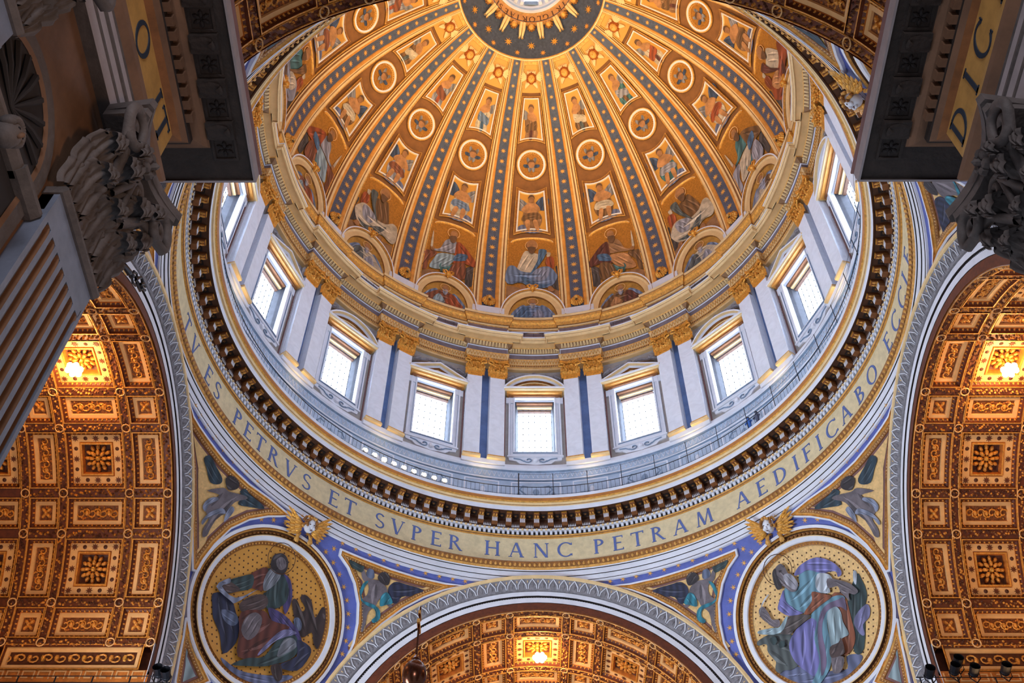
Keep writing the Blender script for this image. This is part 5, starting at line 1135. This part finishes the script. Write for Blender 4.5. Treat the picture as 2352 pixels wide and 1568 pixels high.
c5 = corner(-1, T3, None, False, 'narrow pointed panel tip below left of the left roundel', 'pointed_panel')
c6 = corner(1, T3, None, True, 'narrow pointed panel tip below right of the right roundel', 'pointed_panel')
def fleuron(side, x, label):
    M = Mpend(side); P0 = tuple(M(np.array([(x, -3.9, 0.)]))[0]); r = empty('gilt_fleuron', P0, label=label, cat='ornament', group='gilt fleurons of the lower pendentive panels'); b = MB()
    for i in range(5): a = PI/2+(i-2)*.6; b.blob(M, x+.22*math.cos(a), -3.9+.22*math.sin(a), .3, .1, .14, M_gold2, rot=a, n=6)
    b.tube([(x, -3.9, .1), (x, -4.6, .15), (x, -5.4, .1)], [.1, .14, .2], M_gold2, 6, M); b.build('fleuron', r, P0, smooth=True)
fleuron(-1, -4.75, 'orange fleuron in the pointed panel at the bottom left'); fleuron(1, 4.75, 'orange fleuron in the pointed panel at the bottom right')
index_children()
for src, (sd, nmz) in ((c1, (-135, 'wing-tipped corner panel of the near left pendentive, upper')), (c2, (-135, 'corner panel of the near left pendentive, lower')), (rL, (-135, 'roundel of the near left pendentive'))):
    rot_copy(src, -90, 'mosaic ' + nmz)
for src, nmz in ((c3, 'corner panel of the near right pendentive beside the cornice ring'), (c4, 'corner panel of the near right pendentive nearest the camera'), (rR, 'roundel of the near right pendentive')):
    rot_copy(src, 90, 'mosaic ' + nmz)
# gold stars scattered on the blue bands
def in_poly(p, P):
    c = False; n = len(P)
    for i in range(n):
        (x1, y1), (x2, y2) = P[i-1], P[i]
        if (y1 > p[1]) != (y2 > p[1]) and p[0] < (x2-x1)*(p[1]-y1)/(y2-y1)+x1: c = not c
    return c
b = MB(); b.poly(lambda A: A, star_pts(.22, 6, .3), 0, M_star, 0, False, side=.02); sm0 = b.build('star'); first = True
MI = lambda P: [(-x, y) for x, y in P]
for side in (-1, 1):
    M = Mpend(side); par = PW[45*side]; loc0 = np.array(par.location)
    cand = [((5.95)*math.cos(t), 5.95*math.sin(t)) for t in np.linspace(0, 2*PI, 43)[:-1]]
    O_ = [(ART['T1O'] if side < 0 else MI(ART['T1O'])), (ART['T2O'] if side < 0 else MI(ART['T2O']))]
    for P in O_+[T3 if side < 0 else MI(T3)]:
        P = P if area2(P) > 0 else P[::-1]
        for q, t, l in along(inset(P, -.4), .92): cand.append(tuple(q))
    kept = []
    for q in cand:
        A = M(np.array([(q[0], q[1], .02)]))[0]
        if A[2] > 50.1 or abs(A[1]) < 0 : continue
        if math.hypot(A[0], A[2]-ZS) < 15.05 or math.hypot(A[1], A[2]-ZS) < 15.05: continue
        if math.hypot(*q) < 5.8 or any(in_poly(q, P) for P in O_): continue
        if any(math.hypot(q[0]-a[0], q[1]-a[1]) < .55 for a in kept): continue
        if min(math.hypot(q[0]-a[0], q[1]-a[1]) for P in O_ for a in P) < .28: continue
        kept.append(q)
    for i, q in enumerate(kept):
        P0, P1, P2, P3 = M(np.array([(q[0], q[1], .03), (q[0]+.1, q[1], .03), (q[0], q[1]+.1, .03), (q[0], q[1], .13)])); X, Y, Z = (P1-P0)/.1, (P2-P0)/.1, (P3-P0)/.1
        o = sm0 if first else sm0.copy()
        if not first: COL.objects.link(o)
        first = False; o.parent = par
        o.matrix_local = Matrix([[X[0], Y[0], Z[0], P0[0]-loc0[0]], [X[1], Y[1], Z[1], P0[1]-loc0[1]], [X[2], Y[2], Z[2], P0[2]-loc0[2]], [0, 0, 0, 1]])
def winged_head(side, label):
    M = Mpend(side); P0 = tuple(M(np.array([(0., 6.35, 0.)]))[0]); r = empty('winged_cherub', P0, label=label, cat='statue', group='winged cherub heads on the great roundels')
    tl = -.25*side; ml = lambda q: M(np.stack([1.12*(q[:, 0]*math.cos(tl)-q[:, 1]*math.sin(tl)), 6.3+1.12*(q[:, 0]*math.sin(tl)+q[:, 1]*math.cos(tl)), q[:, 2]+.25], 1)); b = MB()
    b.ell((0, .02, .5), (.36, .46, .4), M_white, 14, 10, M=ml); b.ell((0, -.1, .92), (.06, .12, .08), M_white, 7, 5, M=ml)
    for s in (-1, 1): b.ell((s*.16, -.16, .8), (.13, .12, .1), M_white, 7, 5, M=ml); b.ell((s*.13, .06, .87), (.055, .035, .03), M_brownd, 6, 4, M=ml)
    b.ell((0, -.27, .86), (.09, .03, .05), M_maroon, 6, 4, M=ml); b.ell((0, -.36, .78), (.1, .08, .1), M_white, 7, 5, M=ml); b.build('face', r, P0, smooth=True)
    b = MB(); rg = random.Random(5)
    for i in range(30):
        t = PI*(-.12+1.24*rg.random()); q = .3+.16*rg.random(); b.ell((q*math.cos(t)*1.05, .1+q*math.sin(t)*1.15, .45+.42*(1-(q-.3)/.16)), (.1, .1, .1), M_goldd if i % 3 else M_gold, 6, 5, M=ml)
    b.build('curly_hair', r, P0, smooth=True)
    b = MB()
    for s in (-1, 1):
        for row, (L, k0, n) in enumerate(((1.35, .62, 7), (.95, .5, 7), (.6, .4, 6))):
            for i in range(n):
                a = k0-.17*i; x0, y0 = .35, .0-.06*i; L2 = L*(1-.07*i); cx_, cy_ = x0+L2*.55*math.cos(a), y0+L2*.55*math.sin(a)
                b.blob(ml, s*cx_, cy_, L2*.55, .1, .12, M_gold2 if (i+row) % 2 else M_gold, rot=a if s > 0 else PI-a, n=8, d=.12+.1*row)
        for i in range(5):
            a = -1.0-.22*i; b.blob(ml, s*(.3+.05*i)+s*.25*math.cos(a), -.45+.3*math.sin(a), .34, .1, .12, M_gold, rot=a if s > 0 else PI-a, n=7, d=.1)
        b.tube([(s*.3, -.1, .3), (s*.8, .28, .32), (s*1.25, .72, .2)], [.12, .1, .05], M_gold2, 6, ml)
    b.build('wings', r, P0, smooth=True); return r
winged_head(-1, 'gilded winged cherub with white face above the left roundel'); wr = winged_head(1, 'gilded winged cherub with white face above the right roundel')
index_children(); rot_copy(wr, 90, 'winged cherub head on the near right pendentive beside the dark cornice')
# ---------------------------------------------------------------- foreground: nave walls, entablatures, pilasters
def Mwall(sx):                         # x = Y coordinate, y = height, d = out from the wall face |X| = 12.9 towards the nave
    return lambda A: np.stack([sx*(12.9-A[:, 2]), A[:, 0], A[:, 1]], 1)
YE = -21.9
def make_ent(sx, side):
    nm = 'wall_%s' % side; P0 = (sx*12.9, -30, 28); root = empty(nm, P0, kind='structure', label='dark %s nave wall with heavy projecting cornice' % side); b = MB()
    # plan path: along the nave wall to the corner of the pier, then round it into the side arm; normal to the nave
    pth = [(sx*12.55, -50), (sx*12.55, YE), (sx*24, YE)]
    if sx < 0: sgn = -1
    else: sgn = 1
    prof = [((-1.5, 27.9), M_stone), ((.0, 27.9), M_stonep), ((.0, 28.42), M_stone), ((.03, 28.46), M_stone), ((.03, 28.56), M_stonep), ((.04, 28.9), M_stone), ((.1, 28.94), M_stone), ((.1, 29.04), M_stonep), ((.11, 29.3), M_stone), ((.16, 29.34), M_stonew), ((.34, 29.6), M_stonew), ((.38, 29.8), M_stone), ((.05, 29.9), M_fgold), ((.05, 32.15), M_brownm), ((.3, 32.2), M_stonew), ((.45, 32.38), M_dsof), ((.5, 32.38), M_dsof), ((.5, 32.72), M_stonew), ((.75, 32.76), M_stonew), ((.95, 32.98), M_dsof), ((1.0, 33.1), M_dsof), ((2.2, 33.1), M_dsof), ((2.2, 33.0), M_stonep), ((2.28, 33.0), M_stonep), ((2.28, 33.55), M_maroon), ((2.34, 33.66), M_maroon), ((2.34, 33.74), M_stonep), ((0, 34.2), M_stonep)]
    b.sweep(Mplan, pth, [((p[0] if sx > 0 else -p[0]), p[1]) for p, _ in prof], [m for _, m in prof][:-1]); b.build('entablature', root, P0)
    M = Mwall(sx)
    b = MB(); b.slab(M, -50, YE-.3, 0, 28, -1, 0, M_stonew, 2, 2); b.add([(sx*12.9, YE-.3, 0), (sx*26, YE-.3, 0), (sx*26, YE-.3, 28), (sx*12.9, YE-.3, 28)], [(0, 1, 2, 3)], M_stonew)
    b.add([(sx*12.6, -50, 34.2), (sx*12.6, YE, 34.2), (sx*12.2, YE, 36), (sx*12.2, -50, 36)], [(0, 1, 2, 3)], M_vorange); b.build('wall_face', root, P0)
    # dentils, brackets and coffers under the cornice
    b = MB(); b.slab(M, -.14, .14, 32.4, 32.7, .82, 1.08, M_stonew); o = b.build('dentil', root, P0); o.location = (0, 0, 0); y = -22.3; f = True
    while y > -42:
        c = o if f else o.copy()
        if not f: COL.objects.link(c)
        f = False; c.location = (0, y, 0); y -= .46
    o.data.transform(Matrix.Translation((0, 0, 0)))
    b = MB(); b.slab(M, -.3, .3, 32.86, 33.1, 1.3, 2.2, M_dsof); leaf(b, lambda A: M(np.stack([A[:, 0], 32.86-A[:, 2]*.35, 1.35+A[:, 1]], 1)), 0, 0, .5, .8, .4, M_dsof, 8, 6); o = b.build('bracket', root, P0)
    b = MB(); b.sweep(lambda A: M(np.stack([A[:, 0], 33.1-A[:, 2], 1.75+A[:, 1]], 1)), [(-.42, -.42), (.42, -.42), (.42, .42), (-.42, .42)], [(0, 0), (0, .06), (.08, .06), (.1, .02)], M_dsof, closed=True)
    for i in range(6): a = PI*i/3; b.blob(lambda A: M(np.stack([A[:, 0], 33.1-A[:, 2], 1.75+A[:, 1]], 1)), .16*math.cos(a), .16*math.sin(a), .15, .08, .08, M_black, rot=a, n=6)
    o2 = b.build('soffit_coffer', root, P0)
    for i in range(13):
        for src, y in ((o, -21.6-1.5*i), (o2, -20.85-1.5*i)):
            c = src if i == 0 else src.copy()
            if i: COL.objects.link(c)
            c.location = (0, y, 0)
    return root, M, P0
wl, MW, PWl = make_ent(-1, 'left'); wr_, MWr, PWr = make_ent(1, 'right')
for ch, y in (('O', -25.4), ('I', -23.4), ('T', -22.55)): letter(lambda A: MW(A), ch, y, 30.72, 1.25, M_fletter, .43, wl, PWl)
for ch, y in (('D', -22.6), ('I', -24.0), ('C', -25.3), ('I', -26.8), ('I', -27.8)): letter(lambda A: MWr(np.stack([-A[:, 0], A[:, 1], A[:, 2]], 1)), ch, -y, 30.72, 1.25, M_fletter, .43, wr_, PWr)
def nave_pilaster(sx, y0, y1, label, fine=True):
    M0 = Mwall(sx); cy = (y0+y1)/2; W_ = y1-y0; M = lambda A: M0(np.stack([cy+A[:, 0]*(1 if sx < 0 else -1), A[:, 1], A[:, 2]], 1)); P0 = (sx*12.5, cy, 14)
    r = empty('nave_pilaster', P0, label=label, cat='pilaster', group='fluted pilasters of the nave'); b = MB()
    b.slab(M, -W_/2, W_/2, 0, 23.4, -.2, .3, M_stonef)
    n = 7; pr = W_/n; prof = []
    for i in range(n):                 # fillets with hollow flutes between, flutes closing in a round top
        x = -W_/2+pr*(i+.5)
        if i < n: b.slab(M, -W_/2+pr*i, -W_/2+pr*i+pr*.4, 0, 22.6, .3, .45, M_stonef)
        c0, c1 = -W_/2+pr*i+pr*.4, -W_/2+pr*(i+1)
        P = np.array([M(np.array([(c0+(c1-c0)*t, z, .45-.3*math.sin(PI*t)) for t in np.linspace(0, 1, 9)])) for z in (0, 22.0)]); b.grid(P, M_vflute)
        top = []; cc, hw = (c0+c1)/2, (c1-c0)/2
        for z, k in ((22.0, 1), (22.12, .93), (22.22, .75), (22.28, .45), (22.3, .05)): top.append(M(np.array([(cc+hw*k*(2*t-1), z, .45-.3*k*math.sin(PI*t)) for t in np.linspace(0, 1, 9)])))
        b.grid(np.array(top), M_vflute)
        b.slab(M, c0, c1, 22.3, 22.6, .3, .45, M_stonef)
    b.slab(M, W_/2-.02, W_/2+.12, 0, 22.6, .1, .45, M_stonef); b.slab(M, -W_/2, W_/2+.1, 22.6, 23.4, -.2, .45, M_stonef); b.build('fluted_shaft', r, P0)
    b = MB(); b.sweep(M, [(-W_/2-.05, 23.3), (W_/2+.15, 23.3)], [(0, -.2), (0, .52), (.1, .62), (.2, .62), (.3, .52), (.3, -.2)], M_stone); b.build('astragal', r, P0)
    cp = empty('capital', (0, 0, 0), 0., r, label='dark stone capital with deeply cut leaves and volutes'); b = MB(); capital(b, lambda A: M(A+np.array([0, 0, .35])), .05, 23.4, W_*.98, 4.45, 1.25, M_stone, M_stone, True, (cp, P0)); b.build('bell_and_abacus', cp, P0); return r
nave_pilaster(-1, -24.75, -21.75, 'big fluted pilaster with dark leafy capital at the left edge')
nave_pilaster(-1, -31.9, -28.9, 'second fluted pilaster with leafy capital in the top left corner')
nave_pilaster(1, -24.75, -21.75, 'pilaster with dark leafy capital at the right edge of the picture')
# arched niche with a shell and a statue's head between the left pilasters
b = MB(); NY, NR, NZ = -27.2, 1.75, 23.0; arcp = [(NY-NR, 12)]+[(NY-NR, 22.3)]+[(NY-NR*math.cos(t), NZ+NR*math.sin(t)) for t in np.linspace(0, PI, 17)]+[(NY+NR, 12)]
b.sweep(MW, arcp, [(0, -.6), (0, .04), (.12, .1), (.5, .1), (.55, .02), (.6, 0)], [M_dsof, M_stonew, M_stone, M_stonew, M_stonew])
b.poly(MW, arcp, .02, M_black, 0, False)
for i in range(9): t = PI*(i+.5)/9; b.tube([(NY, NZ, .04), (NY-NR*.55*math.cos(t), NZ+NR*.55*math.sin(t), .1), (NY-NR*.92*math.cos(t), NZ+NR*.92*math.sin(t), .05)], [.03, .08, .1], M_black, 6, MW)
b.build('shell_niche', wl, PWl)
b = MB(); b.sweep(MW, [(-28.9, 22.0), (-25.9, 22.0)], [(0, 0), (0, .15), (.15, .3), (.3, .3), (.35, 0)], M_stone); b.sweep(MW, [(-26.1, 22.0), (-24.8, 22.0)], [(0, 0), (0, .2), (.15, .38), (.3, .38), (.35, 0)], M_stone); b.build('string_course', wl, PWl)
P0 = (-12.3, -28.0, 21); r = empty('marble_statue', P0, label='dark marble head and shoulder of a statue in the left wall niche', cat='statue'); b = MB(); ml = lambda q: MW(q*np.array([.72, .72, .8])+np.array([-27.35, 21.35, .6]))
b.ell((0, 0, 0), (.42, .5, .42), M_stone, 14, 10, M=ml); b.ell((.0, -.1, .42), (.08, .16, .12), M_stonew, 6, 5, M=ml)
for s in (-1, 1): b.ell((s*.15, .06, .38), (.07, .04, .04), M_black, 6, 4, M=ml)
for i in range(14): t = PI*i/13; b.ell((.38*math.cos(t), .1+.42*math.sin(t), .1), (.17, .17, .25), M_stone, 6, 5, M=ml)
b.ell((0, -.9, -.25), (.75, .5, .3), M_dsof, 12, 8, M=ml); b.build('head_and_shoulders', r, P0, smooth=True)
# ---------------------------------------------------------------- lamps, railing, orb, bracket, floodlights, visitors
LS = [('left', (-25.85, -.1), 'left coffered vault'), ('right', (25.7, -.05), 'right coffered vault'), ('far', (.15, 25.6), 'far coffered vault at the bottom centre')]
for side, (x, y), d in LS:
    P0 = (x, y, 47.1); r = empty('hanging_lamp', P0, label='glaring warm lamp cluster hanging in the %s' % d, cat='lamp', group='lamps hanging in the coffered vaults'); b = MB()
    for i in range(6): a = PI*i/3; b.ell((x+.34*math.cos(a), y+.34*math.sin(a), 46.95), (.17, .17, .2), M_bulb, 8, 6)
    b.ell((x, y, 46.85), (.2, .2, .24), M_bulb, 8, 6); b.build('bulbs', r, P0, smooth=True)
    b = MB(); b.tube([(x+.36*math.cos(t), y+.36*math.sin(t), 47.12) for t in np.linspace(0, 2*PI, 13)[:-1]], .04, M_bronze, 5, closed=True); b.tube([(x-.36, y, 47.12), (x+.36, y, 47.12)], .03, M_bronze, 5); b.tube([(x, y, 47.1), (x, y, 48.15)], .04, M_bronze, 5); b.build('lamp_ring', r, P0)
    light('POINT', (x, y, 46.4), 700, WARM2, .4)
for i in range(9):
    a = -38.+2.28*i; M = Mring(19.95, a); P0 = tuple(M(np.array([(0., 56.8, 0.)]))[0]); r = empty('ledge_floodlight', P0, label='glowing floodlight on the great cornice, %s in the row from the left' % ORD[i+1] if i < 6 else 'glowing floodlight on the great cornice, %s from the right end of the row' % ['third', 'second', 'first'][i-6], cat='lamp', group='floodlights along the great cornice')
    b = MB(); b.blob(M, 0, 57.25, .2, .19, -.3, M_white, n=10, d=.12); b.slab(M, -.06, .06, 56.75, 57.1, -.05, .05, M_white); b.build('housing', r, P0)
    b = MB(); b.blob(M, 0, 57.25, .17, .17, .12, M_bulbw, n=10, d=.12); b.slab(M, -.16, .16, 57.4, 57.43, -.12, .1, M_bulbw); b.build('glowing_face', r, P0)
r = empty('gallery_railing', (0, 20, 56.8), label='thin black iron railing round the gallery above the great cornice', cat='railing'); P0 = (0, 20, 56.8)
b = MB(); th = np.linspace(0, 2*PI, 129)[:-1]
for z, q in ((57.75, .03), (56.98, .014)): b.tube(np.stack([19.85*np.sin(th), 19.85*np.cos(th), 0*th+z], 1), q, M_iron, 5, closed=True)
b.build('rails', r, P0)
b = MB()
for k in range(384): a = 2*PI*k/384; p = np.array([19.85*math.sin(a), 19.85*math.cos(a), 0]); b.tube([p+[0, 0, 56.78], p+[0, 0, 57.75]], .012, M_iron, 3)
b.build('balusters', r, P0, kind='stuff')
b = MB()                               # upper attic rail
th = np.linspace(0, 2*PI, 129)[:-1]
for z in (76.9, 76.55): b.tube(np.stack([20.05*np.sin(th), 20.05*np.cos(th), 0*th+z], 1), .022, M_iron, 4, closed=True)
for k in range(160): a = 2*PI*k/160; p = np.array([20.05*math.sin(a), 20.05*math.cos(a), 0]); b.tube([p+[0, 0, 76.1], p+[0, 0, 76.9]], .016, M_iron, 3)
b.build('attic_rail', attic, oa, kind='stuff')
f0 = None
for i in range(-1, 16):
    a = RAD(-3.8+7.4*(i-0)); ang = -3.8+7.4*i
    if i < 0: continue
    M = Mring(19.8, ang); P0 = tuple(M(np.array([(0., 56.8, 0.)]))[0]); b = MB(); q = .045 if i == 0 else .025
    r = empty('gallery_post', P0, label='tall thin iron post on the gallery, %s from the post below the central window' % (ORD[i] if i <= 6 else str(i)+'th') if i else 'thickest dark iron post on the gallery, just below the central window', cat='post', group='iron posts holding the safety wires')
    b.tube([(0, 56.8, 0), (0, 59.1, 0)], q, M_iron, 6, M); b.build('shaft', r, P0); b = MB(); b.slab(M, -.08, .08, 56.78, 56.86, -.08, .08, M_iron); b.build('foot', r, P0)
r = empty('safety_wire', tuple(Mring(19.8, 55)(np.array([(0., 59., 0.)]))[0]), label='thin safety wires strung between the gallery posts on the right', cat='wire'); P0 = tuple(r.location); b = MB()
for z in (59.05, 58.4): th = np.radians(np.linspace(-3.8, 107, 60)); b.tube(np.stack([19.8*np.sin(th), 19.8*np.cos(th), 0*th+z], 1), .012, M_iron, 3)
b.build('wires', r, P0)
# orb with tall cross
P0 = (-5.66, .94, 27.3); r = empty('bronze_orb', P0, label='dark bronze ball topped by a tall slim cross at the bottom edge', cat='ornament'); b = MB(); b.ell((-5.66, .94, 27.9), (.52, .52, .7), M_bronze, 24, 16); b.build('ball', r, P0, smooth=True)
b = MB(); X = [-5.66, .94]; b.tube([(*X, 28.5), (*X, 28.7), (*X, 28.9), (*X, 30.0), (*X, 31.45)], [.14, .16, .05, .045, .04], M_bronze, 8); b.slab(lambda A: A+np.array([X[0], X[1], 0]), -.06, .06, -.42, .42, 30.3, 30.5, M_gold); b.slab(lambda A: A+np.array([X[0], X[1], 0]), -.05, .05, -.3, .3, 30.9, 31.05, M_gold); b.build('cross', r, P0)
b = MB(); b.tube([(*X, 27.3), (*X, 26.9), (*X, 26.3), (*X, 24)], [.3, .2, .25, .3], M_bronze, 12); b.build('stand', r, P0, smooth=True)
# iron bracket on the left archivolt
P0 = (-20.75, -6.5, 46.0); r = empty('iron_bracket', P0, label='black wrought iron scroll bracket on the left white archivolt', cat='bracket'); b = MB()
A0, A1 = np.array([-20.6, -9.0, 44.1]), np.array([-20.6, -5.9, 46.4]); D = (A1-A0); D /= np.linalg.norm(D); E_ = np.array([0, -D[2], D[1]])
pt = lambda u, v: A0+D*u+E_*v+np.array([.06, 0, 0])
b.tube([pt(0, 0), pt(.5, .05), pt(1.2, -.02), pt(1.7, .05)], [.05, .12, .2, .06], M_iron, 8)
for s in (-1, 1):
    b.tube([pt(1.7, 0), pt(2.0, s*.3), pt(2.4, s*.32), pt(2.5, s*.1), pt(2.3, s*.05)], .07, M_iron, 6); b.tube([pt(2.4, 0), pt(2.8, s*.25), pt(3.1, s*.35), pt(3.3, s*.2), pt(3.2, s*.05)], .08, M_iron, 6); b.tube([pt(3.1, 0), pt(3.5, s*.15), pt(3.8, s*.1)], .08, M_iron, 6)
b.ell(tuple(pt(1.75, 0)), (.15, .2, .2), M_iron, 8, 6); b.build('scrollwork', r, P0)
# floodlights and rail at the foot of the side vaults
def flood(x, y, z, i, label):
    P0 = (x, y, z-.6); r = empty('floodlight', P0, label=label, cat='lamp', group='black floodlights at the foot of the vaults'); b = MB(); b.tube([(x, y, z), (x, y-.5, z+.12)], [.24, .28], M_iron, 10); b.ell((x, y, z), (.26, .2, .26), M_iron, 10, 7); b.build('housing', r, P0)
    b = MB(); b.tube([(x, y, z-.6), (x-.28, y, z-.3), (x-.28, y, z)], .03, M_iron, 5); b.tube([(x, y, z-.6), (x+.28, y, z-.3), (x+.28, y, z)], .03, M_iron, 5); b.build('yoke', r, P0)
flood(-20.55, 11.6, 35.55, 0, 'black floodlight on the rail at the bottom left, left one'); flood(-20.05, 11.5, 35.3, 0, 'black floodlight on the rail at the bottom left, right one')
for i, (x, z, t) in enumerate(((20.5, 35.5, 'leftmost'), (21.9, 35.7, 'second from left'), (22.2, 36.15, 'topmost white one'), (22.9, 35.6, 'third from left'), (24.6, 35.7, 'largest round one near the right edge'))): flood(x, 11.5, z, i, 'black floodlight on the rail at the bottom right, %s' % t)
for sx in (-1, 1):
    P0 = (sx*24, 11.6, 34.9); r = empty('lamp_rail', P0, label='thin dark rail carrying floodlights at the bottom %s' % ('left' if sx < 0 else 'right'), cat='rail'); b = MB()
    b.tube([(sx*19.8, 11.6, 35.0), (sx*30, 11.6, 35.0)], .04, M_iron, 6); b.tube([(sx*19.8, 11.6, 35.42), (sx*30, 11.6, 35.42)], .025, M_iron, 6); b.build('bars', r, P0); b = MB()
    for i in range(6): b = MB(); b.tube([(sx*(20+2*i), 11.6, 33.5), (sx*(20+2*i), 11.6, 35.42)], .04, M_iron, 6); b.build('stanchion', r, P0)
def visitor(ang, hue, label):
    M = Mring(20.35, ang); P0 = tuple(M(np.array([(0., 56.8, 0.)]))[0]); r = empty('person', P0, label=label, cat='person', group='visitors on the gallery')
    me = bpy.data.meshes.new('body'); bm = bmesh.new(); sk = bm.verts.layers.skin.verify()
    J = [((0, 57.7, 0), .13), ((0, 58.1, .02), .14), ((0, 58.3, .03), .07), ((0, 58.42, .05), .1), ((0, 58.56, .05), .09), ((-.2, 58.2, .02), .06), ((-.28, 57.95, .08), .045), ((-.15, 57.85, .32), .035), ((.2, 58.2, .02), .06), ((.28, 57.95, .08), .045), ((.15, 57.85, .32), .035), ((-.1, 57.3, .02), .085), ((-.1, 56.87, 0), .05), ((.1, 57.3, .02), .085), ((.1, 56.87, 0), .05), ((-.1, 56.84, .12), .04), ((.1, 56.84, .12), .04)]
    E = [(0, 1), (1, 2), (2, 3), (3, 4), (1, 5), (5, 6), (6, 7), (1, 8), (8, 9), (9, 10), (0, 11), (11, 12), (12, 15), (0, 13), (13, 14), (14, 16)]
    W3 = M(np.array([j[0] for j in J]))-np.array(P0); vs = [bm.verts.new(tuple(p)) for p in W3]
    for v, j in zip(vs, J): v[sk].radius = (j[1], j[1])
    vs[0][sk].use_root = True
    for a, c in E: bm.edges.new((vs[a], vs[c]))
    bm.to_mesh(me); bm.free(); o = bpy.data.objects.new('body', me); COL.objects.link(o); o.parent = r; me.materials.append(hue); o.modifiers.new('skin', 'SKIN'); s = o.modifiers.new('sub', 'SUBSURF'); s.levels = 1; s.render_levels = 1
    b = MB(); b.ell((0, 58.5, .03), (.11, .13, .12), PC['darkhair'], 8, 6, M=M); b.build('hair', r, P0, smooth=True)
visitor(47.5, mat('blue coat', (60, 110, 190), .8), 'visitor in a bright blue coat leaning on the gallery rail at the right')
visitor(49.6, mat('grey coat', (90, 96, 120), .8), 'visitor in grey beside the blue coated one on the gallery')
